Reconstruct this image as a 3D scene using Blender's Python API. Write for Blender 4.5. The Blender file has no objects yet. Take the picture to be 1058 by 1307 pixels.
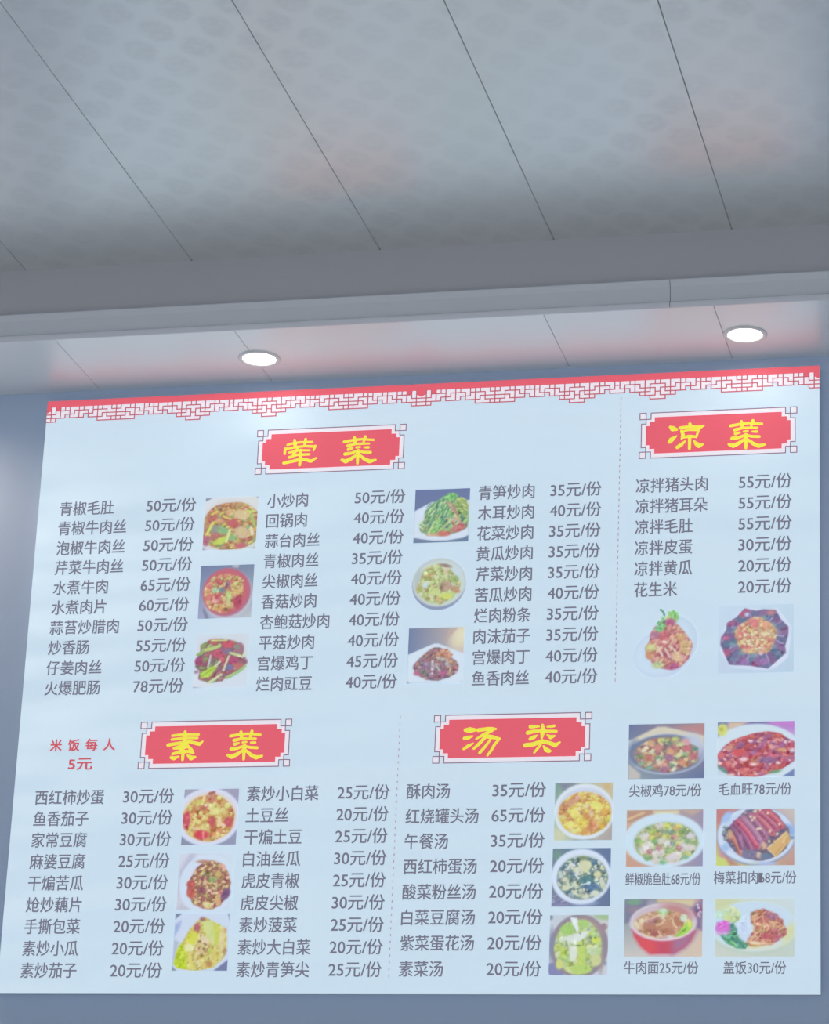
import bpy, bmesh, math, random
import numpy as np
from mathutils import Matrix, Vector

scene = bpy.context.scene
COL = scene.collection

# ------------------------------------------------------------------ camera
# The board's lower left corner stands at X = 0, Z = BZ, its face in the plane Y = 0.
BZ = 2.44                       # height of the board's lower edge above the floor
BW, BH = 1.80, 1.390            # board size
WALL_Y = 0.02                   # wall behind the board
SOF_Z = BZ + 1.4206             # underside of the lowered soffit
FAS_Y = -0.292                  # fascia where the soffit ends
CEIL_Z = BZ + 1.5959            # main ceiling

cam_data = bpy.data.cameras.new('camera')
cam = bpy.data.objects.new('camera', cam_data)
COL.objects.link(cam)
cam_data.sensor_fit = 'HORIZONTAL'
cam_data.sensor_width = 36.0
cam_data.lens = 3839.84 / 1058 * 36.0
cam_data.clip_end = 60
YAW, PITCH, ROLL = -0.24576264, 0.32843761, 0.04401483
cy, sy, cp, sp, cr, sr = (math.cos(YAW), math.sin(YAW), math.cos(PITCH), math.sin(PITCH), math.cos(ROLL), math.sin(ROLL))
fwd = Vector((sy * cp, cy * cp, sp))
rgt = Vector((cy, -sy, 0))
upv = rgt.cross(fwd)
rx = cr * rgt + sr * upv
ux = -sr * rgt + cr * upv
rot = Matrix((rx, ux, -fwd)).transposed()
cam.matrix_world = Matrix.Translation((2.44764, -6.18742, BZ - 1.0910)) @ rot.to_4x4()
scene.camera = cam

# ------------------------------------------------------------------ light, exposure
scene.view_settings.view_transform = 'Standard'
scene.view_settings.look = 'None'
scene.view_settings.exposure = 0.14
scene.view_settings.gamma = 1.0
scene.view_settings.use_curve_mapping = False

world = bpy.data.worlds.new('daylight')
scene.world = world
world.use_nodes = True
bgn = world.node_tree.nodes['Background']
bgn.inputs[0].default_value = (0.72, 0.87, 1.0, 1)
bgn.inputs[1].default_value = 0.52       # daylight coming in through the open shop front

def area_light(name, loc, sx, sy_, power, color, rot=(0, 0, 0)):
    l = bpy.data.lights.new(name, 'AREA')
    l.shape = 'RECTANGLE'; l.size = sx; l.size_y = sy_
    l.energy = power; l.color = color; l.spread = math.radians(105)
    o = bpy.data.objects.new(name, l)
    o.location = loc; o.rotation_euler = rot
    COL.objects.link(o)
    return o

# unseen fill lights added below the ceiling; their light bounces up off the floor
for lx in (-0.4, 2.2):
    for ly in (-3.4, -5.6):
        area_light('floor_bounce_fill', (lx, ly, CEIL_Z - 0.02), 1.2, 0.3, 17, (1.0, 0.97, 0.92))
# warm downlights of the same soffit row, left and right of the board
for lx, power in ((-0.566, 20), (2.755, 12)):
    l = bpy.data.lights.new('soffit_downlight', 'SPOT')
    l.energy = power; l.color = (1.0, 0.80, 0.62); l.spot_size = math.radians(170); l.spot_blend = 0.45
    l.shadow_soft_size = 0.035
    o = bpy.data.objects.new('soffit_downlight', l)
    o.location = (lx, -0.127, SOF_Z - 0.01)
    COL.objects.link(o)

SHEET_EMIT = 0.615               # backlight behind the printed sheet
LENS_EMIT = 9.0

# ------------------------------------------------------------------ helpers
def lin(c):
    c = c / 255.0
    return c / 12.92 if c <= 0.04045 else ((c + 0.055) / 1.055) ** 2.4
def rgb(r, g, b):
    return (lin(r), lin(g), lin(b), 1.0)

def new_mat(name):
    m = bpy.data.materials.new(name)
    m.use_nodes = True
    nt = m.node_tree
    return m, nt, nt.nodes['Principled BSDF']

def plain(name, color, rough=0.5, spec=0.3, metal=0.0):
    m, nt, b = new_mat(name)
    b.inputs['Base Color'].default_value = color
    b.inputs['Roughness'].default_value = rough
    b.inputs['Specular IOR Level'].default_value = spec
    b.inputs['Metallic'].default_value = metal
    # slight unevenness of the surface
    n = nt.nodes.new('ShaderNodeTexNoise'); n.inputs['Scale'].default_value = 9
    tc = nt.nodes.new('ShaderNodeTexCoord'); nt.links.new(tc.outputs['Object'], n.inputs['Vector'])
    mr = nt.nodes.new('ShaderNodeMapRange')
    mr.inputs[3].default_value = rough - 0.05; mr.inputs[4].default_value = rough + 0.05
    nt.links.new(n.outputs[0], mr.inputs[0]); nt.links.new(mr.outputs[0], b.inputs['Roughness'])
    return m

def printed(name, color=None):
    """ink on the backlit film: the film glows through it in the ink's colour"""
    m, nt, b = new_mat(name)
    b.inputs['Roughness'].default_value = 0.45
    b.inputs['Specular IOR Level'].default_value = 0.25
    b.inputs['Emission Strength'].default_value = SHEET_EMIT
    if color is not None:
        b.inputs['Base Color'].default_value = color
        b.inputs['Emission Color'].default_value = color
    else:
        a = nt.nodes.new('ShaderNodeAttribute'); a.attribute_name = 'ink'
        nt.links.new(a.outputs['Color'], b.inputs['Base Color'])
        nt.links.new(a.outputs['Color'], b.inputs['Emission Color'])
    return m

def link(name, me, mat=None, parent=None):
    o = bpy.data.objects.new(name, me)
    COL.objects.link(o)
    if mat is not None:
        me.materials.append(mat)
    if parent is not None:
        o.parent = parent
    return o

def from_pydata(name, verts, faces, mat=None, parent=None, smooth=False):
    me = bpy.data.meshes.new(name)
    me.from_pydata(verts, [], faces)
    me.update()
    if smooth:
        for p in me.polygons: p.use_smooth = True
    return link(name, me, mat, parent)

def box_data(x0, x1, y0, y1, z0, z1):
    v = [(x, y, z) for x in (x0, x1) for y in (y0, y1) for z in (z0, z1)]
    f = [(0, 1, 3, 2), (4, 6, 7, 5), (0, 4, 5, 1), (2, 3, 7, 6), (0, 2, 6, 4), (1, 5, 7, 3)]
    return v, f

def box(name, x0, x1, y0, y1, z0, z1, mat, parent=None):
    v, f = box_data(x0, x1, y0, y1, z0, z1)
    return from_pydata(name, v, f, mat, parent)

def tag(o, label, cat, group=None, kind=None):
    o['label'] = label; o['category'] = cat
    if group: o['group'] = group
    if kind: o['kind'] = kind
    return o

def extrude_x(name, prof, x0, x1, mat, parent=None):
    """prof: closed list of (y, z); swept along X, ends capped"""
    n = len(prof)
    v = [(x0, y, z) for y, z in prof] + [(x1, y, z) for y, z in prof]
    f = [(i, (i + 1) % n, n + (i + 1) % n, n + i) for i in range(n)]
    f += [tuple(range(n - 1, -1, -1)), tuple(range(n, 2 * n))]
    o = from_pydata(name, v, f, mat, parent)
    bm = bmesh.new(); bm.from_mesh(o.data)
    bmesh.ops.recalc_face_normals(bm, faces=bm.faces)
    bm.to_mesh(o.data); bm.free()
    return o

def grooved(name, x0, x1, y0, y1, z, t, grooves, mat, gw=0.003, gd=0.004):
    """a lining of long panels, underside at z, with an open V joint along Y at each groove"""
    prof = [(x0, z)]
    for g in sorted(grooves):
        if x0 < g < x1:
            prof += [(g - gw / 2, z), (g, z + gd), (g + gw / 2, z)]
    prof += [(x1, z), (x1, z + t), (x0, z + t)]
    n = len(prof)
    v = [(x, y0, zz) for x, zz in prof] + [(x, y1, zz) for x, zz in prof]
    f = []
    for i in range(n):
        j = (i + 1) % n
        f.append((i, j, n + j, n + i))
    o = from_pydata(name, v, f, mat)
    bm = bmesh.new(); bm.from_mesh(o.data)
    bmesh.ops.holes_fill(bm, edges=[e for e in bm.edges if e.is_boundary], sides=0)
    bmesh.ops.recalc_face_normals(bm, faces=bm.faces)
    bm.to_mesh(o.data); bm.free()
    return o

# ------------------------------------------------------------------ the room
def ceiling_material(name, base, deep, strength):
    """pearl-printed panels: staggered oval medallions, a shade darker, with swirls in them"""
    m, nt, b = new_mat(name)
    N, L = nt.nodes, nt.links
    tc = N.new('ShaderNodeTexCoord')
    nz = N.new('ShaderNodeTexNoise'); nz.inputs['Scale'].default_value = 22; nz.inputs['Detail'].default_value = 2
    L.new(tc.outputs['Object'], nz.inputs['Vector'])
    sub = N.new('ShaderNodeVectorMath'); sub.operation = 'SUBTRACT'; sub.inputs[1].default_value = (0.5, 0.5, 0.5)
    L.new(nz.outputs['Color'], sub.inputs[0])
    mul = N.new('ShaderNodeVectorMath'); mul.operation = 'SCALE'; mul.inputs['Scale'].default_value = 0.030
    L.new(sub.outputs[0], mul.inputs[0])
    add = N.new('ShaderNodeVectorMath'); add.operation = 'ADD'
    L.new(tc.outputs['Object'], add.inputs[0]); L.new(mul.outputs[0], add.inputs[1])

    def lattice(off):
        a = N.new('ShaderNodeVectorMath'); a.operation = 'ADD'; a.inputs[1].default_value = off
        L.new(add.outputs[0], a.inputs[0])
        d = N.new('ShaderNodeVectorMath'); d.operation = 'DIVIDE'; d.inputs[1].default_value = (0.115, 0.150, 1)
        L.new(a.outputs[0], d.inputs[0])
        fr = N.new('ShaderNodeVectorMath'); fr.operation = 'FRACTION'; L.new(d.outputs[0], fr.inputs[0])
        s = N.new('ShaderNodeVectorMath'); s.operation = 'SUBTRACT'; s.inputs[1].default_value = (0.5, 0.5, 0)
        L.new(fr.outputs[0], s.inputs[0])
        k = N.new('ShaderNodeVectorMath'); k.operation = 'MULTIPLY'; k.inputs[1].default_value = (1, 1, 0)
        L.new(s.outputs[0], k.inputs[0])
        ln = N.new('ShaderNodeVectorMath'); ln.operation = 'LENGTH'; L.new(k.outputs[0], ln.inputs[0])
        r = N.new('ShaderNodeMapRange'); r.interpolation_type = 'SMOOTHSTEP'
        r.inputs[1].default_value = 0.20; r.inputs[2].default_value = 0.36
        r.inputs[3].default_value = 1; r.inputs[4].default_value = 0
        L.new(ln.outputs['Value'], r.inputs[0])
        return r.outputs[0]
    mx = N.new('ShaderNodeMath'); mx.operation = 'MAXIMUM'
    L.new(lattice((0, 0, 0)), mx.inputs[0]); L.new(lattice((0.0575, 0.075, 0)), mx.inputs[1])
    # swirls inside the medallions
    wv = N.new('ShaderNodeTexNoise'); wv.inputs['Scale'].default_value = 60; wv.inputs['Detail'].default_value = 3
    L.new(tc.outputs['Object'], wv.inputs['Vector'])
    r2 = N.new('ShaderNodeMapRange'); r2.inputs[1].default_value = 0.3; r2.inputs[2].default_value = 0.6
    r2.inputs[3].default_value = 0.35; r2.inputs[4].default_value = 1.0
    L.new(wv.outputs[0], r2.inputs[0])
    m2 = N.new('ShaderNodeMath'); m2.operation = 'MULTIPLY'
    L.new(mx.outputs[0], m2.inputs[0]); L.new(r2.outputs[0], m2.inputs[1])
    # the print is fainter in some panels than in others
    pn = N.new('ShaderNodeTexNoise'); pn.inputs['Scale'].default_value = 2.3
    L.new(tc.outputs['Object'], pn.inputs['Vector'])
    r3 = N.new('ShaderNodeMapRange'); r3.inputs[1].default_value = 0.35; r3.inputs[2].default_value = 0.65
    r3.inputs[3].default_value = 0.35 * strength; r3.inputs[4].default_value = strength
    L.new(pn.outputs[0], r3.inputs[0])
    m3 = N.new('ShaderNodeMath'); m3.operation = 'MULTIPLY'
    L.new(m2.outputs[0], m3.inputs[0]); L.new(r3.outputs[0], m3.inputs[1])
    mix = N.new('ShaderNodeMix'); mix.data_type = 'RGBA'
    mix.inputs[6].default_value = base; mix.inputs[7].default_value = deep
    L.new(m3.outputs[0], mix.inputs[0]); L.new(mix.outputs[2], b.inputs['Base Color'])
    rr = N.new('ShaderNodeMapRange'); rr.inputs[3].default_value = 0.33; rr.inputs[4].default_value = 0.38
    L.new(m3.outputs[0], rr.inputs[0]); L.new(rr.outputs[0], b.inputs['Roughness'])
    b.inputs['Metallic'].default_value = 0.54      # lacquered aluminium panels with a satin sheen
    return m

M_CEIL = ceiling_material('printed_ceiling_panel', (0.85, 0.86, 0.84, 1), (0.785, 0.795, 0.78, 1), 1.0)
M_SOFFIT = plain('white_soffit_panel', (0.94, 0.94, 0.92, 1), 0.34, 0.7, 0.25)
M_FASCIA = plain('grey_fascia_panel', (0.69, 0.66, 0.67, 1), 0.5)
M_TRIM = plain('white_plastic_moulding', (0.93, 0.92, 0.94, 1), 0.22, 0.5)
M_WALL = plain('blue_grey_wall_paint', (0.63, 0.75, 0.94, 1), 0.6)
M_FLOOR = plain('pale_floor_tile', (0.62, 0.61, 0.60, 1), 0.5)

RX0, RX1, RY0 = -2.6, 4.6, -9.0
c = grooved('ceiling', RX0, RX1, RY0, FAS_Y + 0.02, CEIL_Z, 0.05,
            [-1.96, -1.56, -1.16, -0.76, -0.36, 0.035, 0.430, 0.865, 1.255, 1.644, 2.03, 2.43, 2.83, 3.23, 3.63, 4.03], M_CEIL)
tag(c, 'pale grey panelled ceiling printed with faint oval medallions', 'ceiling', kind='structure')
c = grooved('ceiling_soffit', RX0, RX1, FAS_Y - 0.002, WALL_Y, SOF_Z, 0.03,
            [-1.0, -0.64, -0.27, 0.120, 0.540, 1.237, 1.606, 1.97, 2.34, 2.7], M_SOFFIT, gw=0.0022)
tag(c, 'white lowered soffit above the menu board, holding the two downlights', 'ceiling', kind='structure')

# fascia between the soffit and the main ceiling: one lining with its moulding set on the lower edge
o = box('wall_fascia', RX0, RX1, FAS_Y - 0.002, FAS_Y + 0.018, SOF_Z + 0.006, CEIL_Z, M_FASCIA)
tag(o, 'dull grey vertical fascia between the printed ceiling and the soffit', 'fascia', kind='structure')

def moulding(name, x0, x1, label):
    f = FAS_Y - 0.002
    prof = [(f, SOF_Z + 0.0625), (f - 0.0110, SOF_Z + 0.0620), (f - 0.0120, SOF_Z + 0.0600), (f - 0.0105, SOF_Z + 0.0565),
            (f - 0.0040, SOF_Z + 0.0495), (f - 0.0030, SOF_Z + 0.0480), (f - 0.0030, SOF_Z + 0.0140),
            (f - 0.0095, SOF_Z + 0.0105), (f - 0.0105, SOF_Z + 0.0085), (f - 0.0095, SOF_Z + 0.0055),
            (f - 0.0035, SOF_Z - 0.0005), (f, SOF_Z - 0.0008)]
    o = extrude_x(name, prof, x0, x1, M_TRIM)
    tag(o, label, 'moulding', kind='structure')
moulding('trim_1', RX0, 1.5124, 'long white moulding along the foot of the fascia, left of its joint')
moulding('trim_2', 1.5136, RX1, 'short white moulding along the foot of the fascia, right of its joint')

o = box('wall_back', RX0, RX1, WALL_Y, WALL_Y + 0.12, 0, SOF_Z, M_WALL)
tag(o, 'blue grey painted wall carrying the menu board', 'wall', kind='structure')
o = box('wall_left', RX0 - 0.12, RX0, RY0, WALL_Y + 0.12, 0, CEIL_Z, M_WALL)
tag(o, 'blue grey side wall to the left of the menu wall', 'wall', kind='structure')
o = box('wall_right', RX1, RX1 + 0.12, RY0, WALL_Y + 0.12, 0, CEIL_Z, M_WALL)
tag(o, 'blue grey side wall to the right of the menu wall', 'wall', kind='structure')
o = box('floor', RX0 - 0.12, RX1 + 0.12, RY0, WALL_Y + 0.12, -0.1, 0, M_FLOOR)
tag(o, 'pale tiled floor of the dining room', 'floor', kind='structure')

# ------------------------------------------------------------------ downlights
def lathe(name, prof, mat, parent, seg=48, cap=False):
    v, f = [], []
    for r, z in prof:
        for i in range(seg):
            a = 2 * math.pi * i / seg
            v.append((r * math.cos(a), r * math.sin(a), z))
    for k in range(len(prof) - 1):
        for i in range(seg):
            j = (i + 1) % seg
            f.append((k * seg + i, k * seg + j, (k + 1) * seg + j, (k + 1) * seg + i))
    if cap:
        f.append(tuple(range((len(prof) - 1) * seg, len(prof) * seg)))
    o = from_pydata(name, v, f, mat, parent, smooth=True)
    bm = bmesh.new(); bm.from_mesh(o.data); bmesh.ops.recalc_face_normals(bm, faces=bm.faces)
    bm.to_mesh(o.data); bm.free()
    return o

M_RING = plain('downlight_ring_white', (0.92, 0.90, 0.87, 1), 0.35, 0.5)
M_LENS, nt, b = new_mat('downlight_lens')
b.inputs['Base Color'].default_value = (1, 1, 1, 1)
b.inputs['Emission Color'].default_value = (1.0, 0.95, 0.86, 1)
b.inputs['Emission Strength'].default_value = LENS_EMIT

def downlight(x, label):
    e = bpy.data.objects.new('recessed_downlight', None); COL.objects.link(e)
    e.empty_display_size = 0.05
    e.location = (x, -0.127, SOF_Z)
    tag(e, label, 'ceiling light', 'downlights in the soffit')
    lathe('trim_ring', [(0.0485, 0.0002), (0.0480, -0.0022), (0.0455, -0.0035), (0.0405, -0.0036), (0.0382, -0.0028), (0.0366, -0.0004)], M_RING, e)
    # shallow frosted cover
    lathe('lens', [(0.0368, -0.0010), (0.030, -0.0018), (0.018, -0.0026), (0.006, -0.0030)], M_LENS, e, cap=True)
downlight(0.550, 'round lit downlight in the soffit, above the heading 荤菜')
downlight(1.652, 'round lit downlight in the soffit, above the heading 凉菜')

# ------------------------------------------------------------------ the menu board
# All print coordinates below are millimetres on the board, from its lower left corner.
board = bpy.data.objects.new('menu_board', None); COL.objects.link(board)
board.empty_display_size = 0.1
board.location = (0, 0, BZ)
tag(board, 'large white backlit menu board with red border, dish names, prices and food photos', 'menu board')

INK = rgb(118, 117, 132)
M_FRAME = plain('painted_aluminium_edge', (0.52, 0.58, 0.68, 1), 0.4, 0.4)
M_TEXT = printed('grey_ink', INK)
M_RED = printed('red_ink', rgb(229, 98, 112))
M_NOTE = printed('dull_red_ink', rgb(203, 92, 102))
M_LINE = printed('fretwork_line_ink', rgb(186, 98, 110))
M_PALE = printed('pale_pink_film', rgb(235, 228, 235))
M_PLINE = printed('plaque_line_ink', rgb(136, 108, 126))
M_YEL = printed('yellow_ink', rgb(240, 232, 78))
M_DOT = printed('dash_ink', rgb(178, 150, 165))
M_PHOTO = printed('photo_ink')  # veiling haze is mixed into the picture colours

# the stretched film: glows evenly from behind, slightly rippled where it hangs slack
M_SHEET, nt, b = new_mat('backlit_film')
FILM = rgb(205, 223, 235)
b.inputs['Base Color'].default_value = FILM
b.inputs['Emission Color'].default_value = FILM
b.inputs['Emission Strength'].default_value = SHEET_EMIT
b.inputs['Roughness'].default_value = 0.5
b.inputs['Specular IOR Level'].default_value = 0.2
tc = nt.nodes.new('ShaderNodeTexCoord')
mp = nt.nodes.new('ShaderNodeMapping'); mp.inputs['Scale'].default_value = (1.0, 1.0, 3.2)
mp.inputs['Rotation'].default_value = (0, math.radians(8), 0)
nz = nt.nodes.new('ShaderNodeTexNoise'); nz.inputs['Scale'].default_value = 2.2; nz.inputs['Detail'].default_value = 1.0
nt.links.new(tc.outputs['Object'], mp.inputs[0]); nt.links.new(mp.outputs[0], nz.inputs['Vector'])
bp = nt.nodes.new('ShaderNodeBump'); bp.inputs['Strength'].default_value = 0.5; bp.inputs['Distance'].default_value = 0.14
nt.links.new(nz.outputs[0], bp.inputs['Height']); nt.links.new(bp.outputs[0], b.inputs['Normal'])

def pt(x, z, layer=0):
    return (x / 1000.0, -0.00025 * layer, z / 1000.0)

W_, H_ = BW * 1000, BH * 1000
box('frame', 0.002, BW - 0.002, 0.0015, WALL_Y, 0.002, BH - 0.002, M_FRAME, board)
box('film_sheet', 0, BW, 0, 0.0015, 0, BH, M_SHEET, board)

class Flat:
    """collects flat print shapes, all in one ink layer"""
    def __init__(self): self.v, self.f = [], []
    def poly(self, pts, layer):
        n = len(self.v)
        layer = layer + 0.05 * (len(self.f) % 18)     # overlapping strokes lie on one another, never in one plane
        a = sum(pts[i][0] * pts[(i + 1) % len(pts)][1] - pts[(i + 1) % len(pts)][0] * pts[i][1] for i in range(len(pts)))
        if a < 0: pts = pts[::-1]
        self.v += [pt(x, z, layer) for x, z in pts]
        self.f.append(tuple(range(n, n + len(pts))))
    def rect(self, x0, x1, z0, z1, layer):
        self.poly([(x0, z0), (x1, z0), (x1, z1), (x0, z1)], layer)
    def bar(self, a, b_, w, layer):
        (x0, z0), (x1, z1) = a, b_
        h = w / 2
        if abs(x1 - x0) < 1e-6: self.rect(x0 - h, x0 + h, min(z0, z1) - h, max(z0, z1) + h, layer)
        else: self.rect(min(x0, x1) - h, max(x0, x1) + h, z0 - h, z0 + h, layer)
    def stroke(self, pts, cx, cz, layer):
        """a brush stroke: points (x, z, half width), round ends and joints"""
        P = [(cx + x, cz + z, w) for x, z, w in pts]
        for (x, z, w) in P:
            self.poly([(x + w * math.cos(k * math.pi / 6), z + w * math.sin(k * math.pi / 6)) for k in range(12)], layer)
        for (x0, z0, w0), (x1, z1, w1) in zip(P[:-1], P[1:]):
            d = math.hypot(x1 - x0, z1 - z0) or 1
            nx, nz_ = -(z1 - z0) / d, (x1 - x0) / d
            self.poly([(x0 + nx * w0, z0 + nz_ * w0), (x0 - nx * w0, z0 - nz_ * w0),
                       (x1 - nx * w1, z1 - nz_ * w1), (x1 + nx * w1, z1 + nz_ * w1)], layer)
    def build(self, name, mat, parent):
        return from_pydata(name, self.v, self.f, mat, parent)

# --- border: red band with a fretwork hem.  Cells of a 40-column grid, mirrored twice about its ends;
#     lines run wherever two neighbouring cells belong to different shapes.
U, V, ZTOP = 450 / 39.5, 9.1, 1374.0
SHAPES = [  # each shape: (col0, col1, row0, row1) boxes; rows count upward from the hem's base line
    [(0, 1, 1, 2)], [(0, 1, 0, 1)], [(0, 1, -1, 0)], [(1, 2, -1, 0)], [(1, 2, 1, 3)], [(1, 3, 0, 1), (2, 3, 1, 2)],
    [(3, 4, 0, 2), (4, 5, 1, 2)], [(3, 4, 2, 3)], [(4, 5, 2, 3)],
    [(5, 6, 1, 3), (6, 7, 2, 3)], [(5, 7, 0, 1), (6, 7, 1, 2)], [(7, 8, 0, 2), (8, 9, 1, 2)], [(7, 8, 2, 3)],
    [(8, 10, 2, 3), (9, 10, 1, 3)], [(9, 11, 0, 1), (10, 11, 1, 2)], [(10, 11, 2, 3)],
    [(11, 12, 2, 3)], [(11, 12, 0, 2), (12, 13, 1, 2)], [(11, 14, -1, 0), (12, 13, 0, 1)], [(12, 14, 2, 3), (13, 15, 1, 2)],
    [(13, 15, 0, 1)], [(14, 15, -1, 0)], [(14, 15, 2, 3)],
    [(15, 16, 2, 3)], [(15, 16, -1, 0)], [(15, 17, 0, 1)], [(16, 18, 2, 3), (15, 17, 1, 2)], [(16, 19, -1, 0), (17, 18, 0, 1)],
    [(18, 19, 0, 2), (17, 18, 1, 2)], [(18, 19, 2, 3)],
    [(19, 21, 2, 3), (20, 21, 1, 2)], [(19, 20, 1, 2), (19, 21, 0, 1)], [(21, 22, 2, 3)], [(22, 23, 0, 2), (21, 22, 1, 2)], [(22, 23, 2, 3)],
    [(23, 24, 2, 3)], [(24, 26, 2, 3), (24, 25, 1, 2)], [(23, 24, 1, 2), (23, 25, 0, 1)], [(26, 27, 2, 3)], [(26, 27, 0, 2), (25, 26, 1, 2)],
    [(27, 29, 2, 3), (28, 29, 1, 2)], [(27, 28, 1, 2), (27, 29, 0, 1)], [(28, 29, -1, 0)],
    [(29, 30, 1, 3), (30, 31, 2, 3)], [(29, 30, 0, 1)], [(31, 32, 2, 3)], [(30, 33, 1, 2), (31, 32, 0, 1)],
    [(30, 31, 0, 1), (29, 31, -1, 0)], [(30, 33, -2, -1), (31, 32, -1, 0)], [(32, 33, 0, 1), (32, 34, -1, 0)],
    [(32, 34, 2, 3), (33, 34, 1, 2)], [(33, 34, 0, 1)], [(34, 35, -1, 0)],
    [(34, 35, 1, 3), (35, 36, 2, 3)], [(34, 36, 0, 1), (35, 36, 1, 2)], [(36, 37, 2, 3)], [(36, 37, 0, 2), (37, 38, 1, 2)],
    [(37, 39, 2, 3), (38, 39, 1, 2)], [(39, 40, 2, 3)], [(39, 40, 1, 2), (38, 40, 0, 1)],
]
cells = {}
for sid, shape in enumerate(SHAPES):
    for c0, c1, r0, r1 in shape:
        for cc in range(c0, c1):
            for r in range(r0, r1):
                cells.setdefault((cc, r), sid)
white, fret = Flat(), Flat()
def place(x, k):                                     # column line x of the quarter pattern -> board mm, for quarter k
    m = (0, 1, 2, 3)[k]
    d = min(x, 39.5) * U
    return (d, 900 - d, 900 + d, 1800 - d)[m]
LW = 2.6
for k in range(4):
    for (cc, r), sid in cells.items():
        xa, xb = sorted((place(cc, k), place(cc + 1, k)))
        z0, z1 = ZTOP + (r - 3) * V, ZTOP + (r - 2) * V
        white.rect(xa, xb, z0, z1, 1)
        for (dc, dr) in ((1, 0), (-1, 0), (0, -1), (0, 1)):
            nb = cells.get((cc + dc, r + dr))
            if nb == sid or (nb is not None and nb < sid): continue
            if dr == 1 and r == 2: continue
            if (cc, dc) == (0, -1): continue
            if cc == 39 and dc == 1: continue
            if dc == 1: fret.bar((place(cc + 1, k), z0), (place(cc + 1, k), z1), LW, 2)
            elif dc == -1: fret.bar((place(cc, k), z0), (place(cc, k), z1), LW, 2)
            elif dr == -1: fret.bar((xa, z0), (xb, z0), LW, 2)
            else: fret.bar((xa, z1), (xb, z1), LW, 2)
band = Flat()
band.rect(0, W_, ZTOP, H_, 1)
for k in range(4):                                    # red fills the hem where no pale cell hangs, and dips in a V
    for cc in range(40):
        for r in (1, 2):
            if (cc, r) not in cells and (r == 2):
                xa, xb = sorted((place(cc, k), place(cc + 1, k)))
                band.rect(xa, xb, ZTOP + (r - 3) * V, ZTOP, 1)
    band.poly([(place(0, k), ZTOP - V), (place(0, k), ZTOP - 1.7 * V), (place(1, k), ZTOP - V)], 3)
bo = band.build('border_band', M_RED, board)
bo['label'] = 'red band along the top edge of the board'
o = white.build('fretwork_hem', M_PALE, bo)
o = fret.build('fretwork_line', M_LINE, bo)

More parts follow.
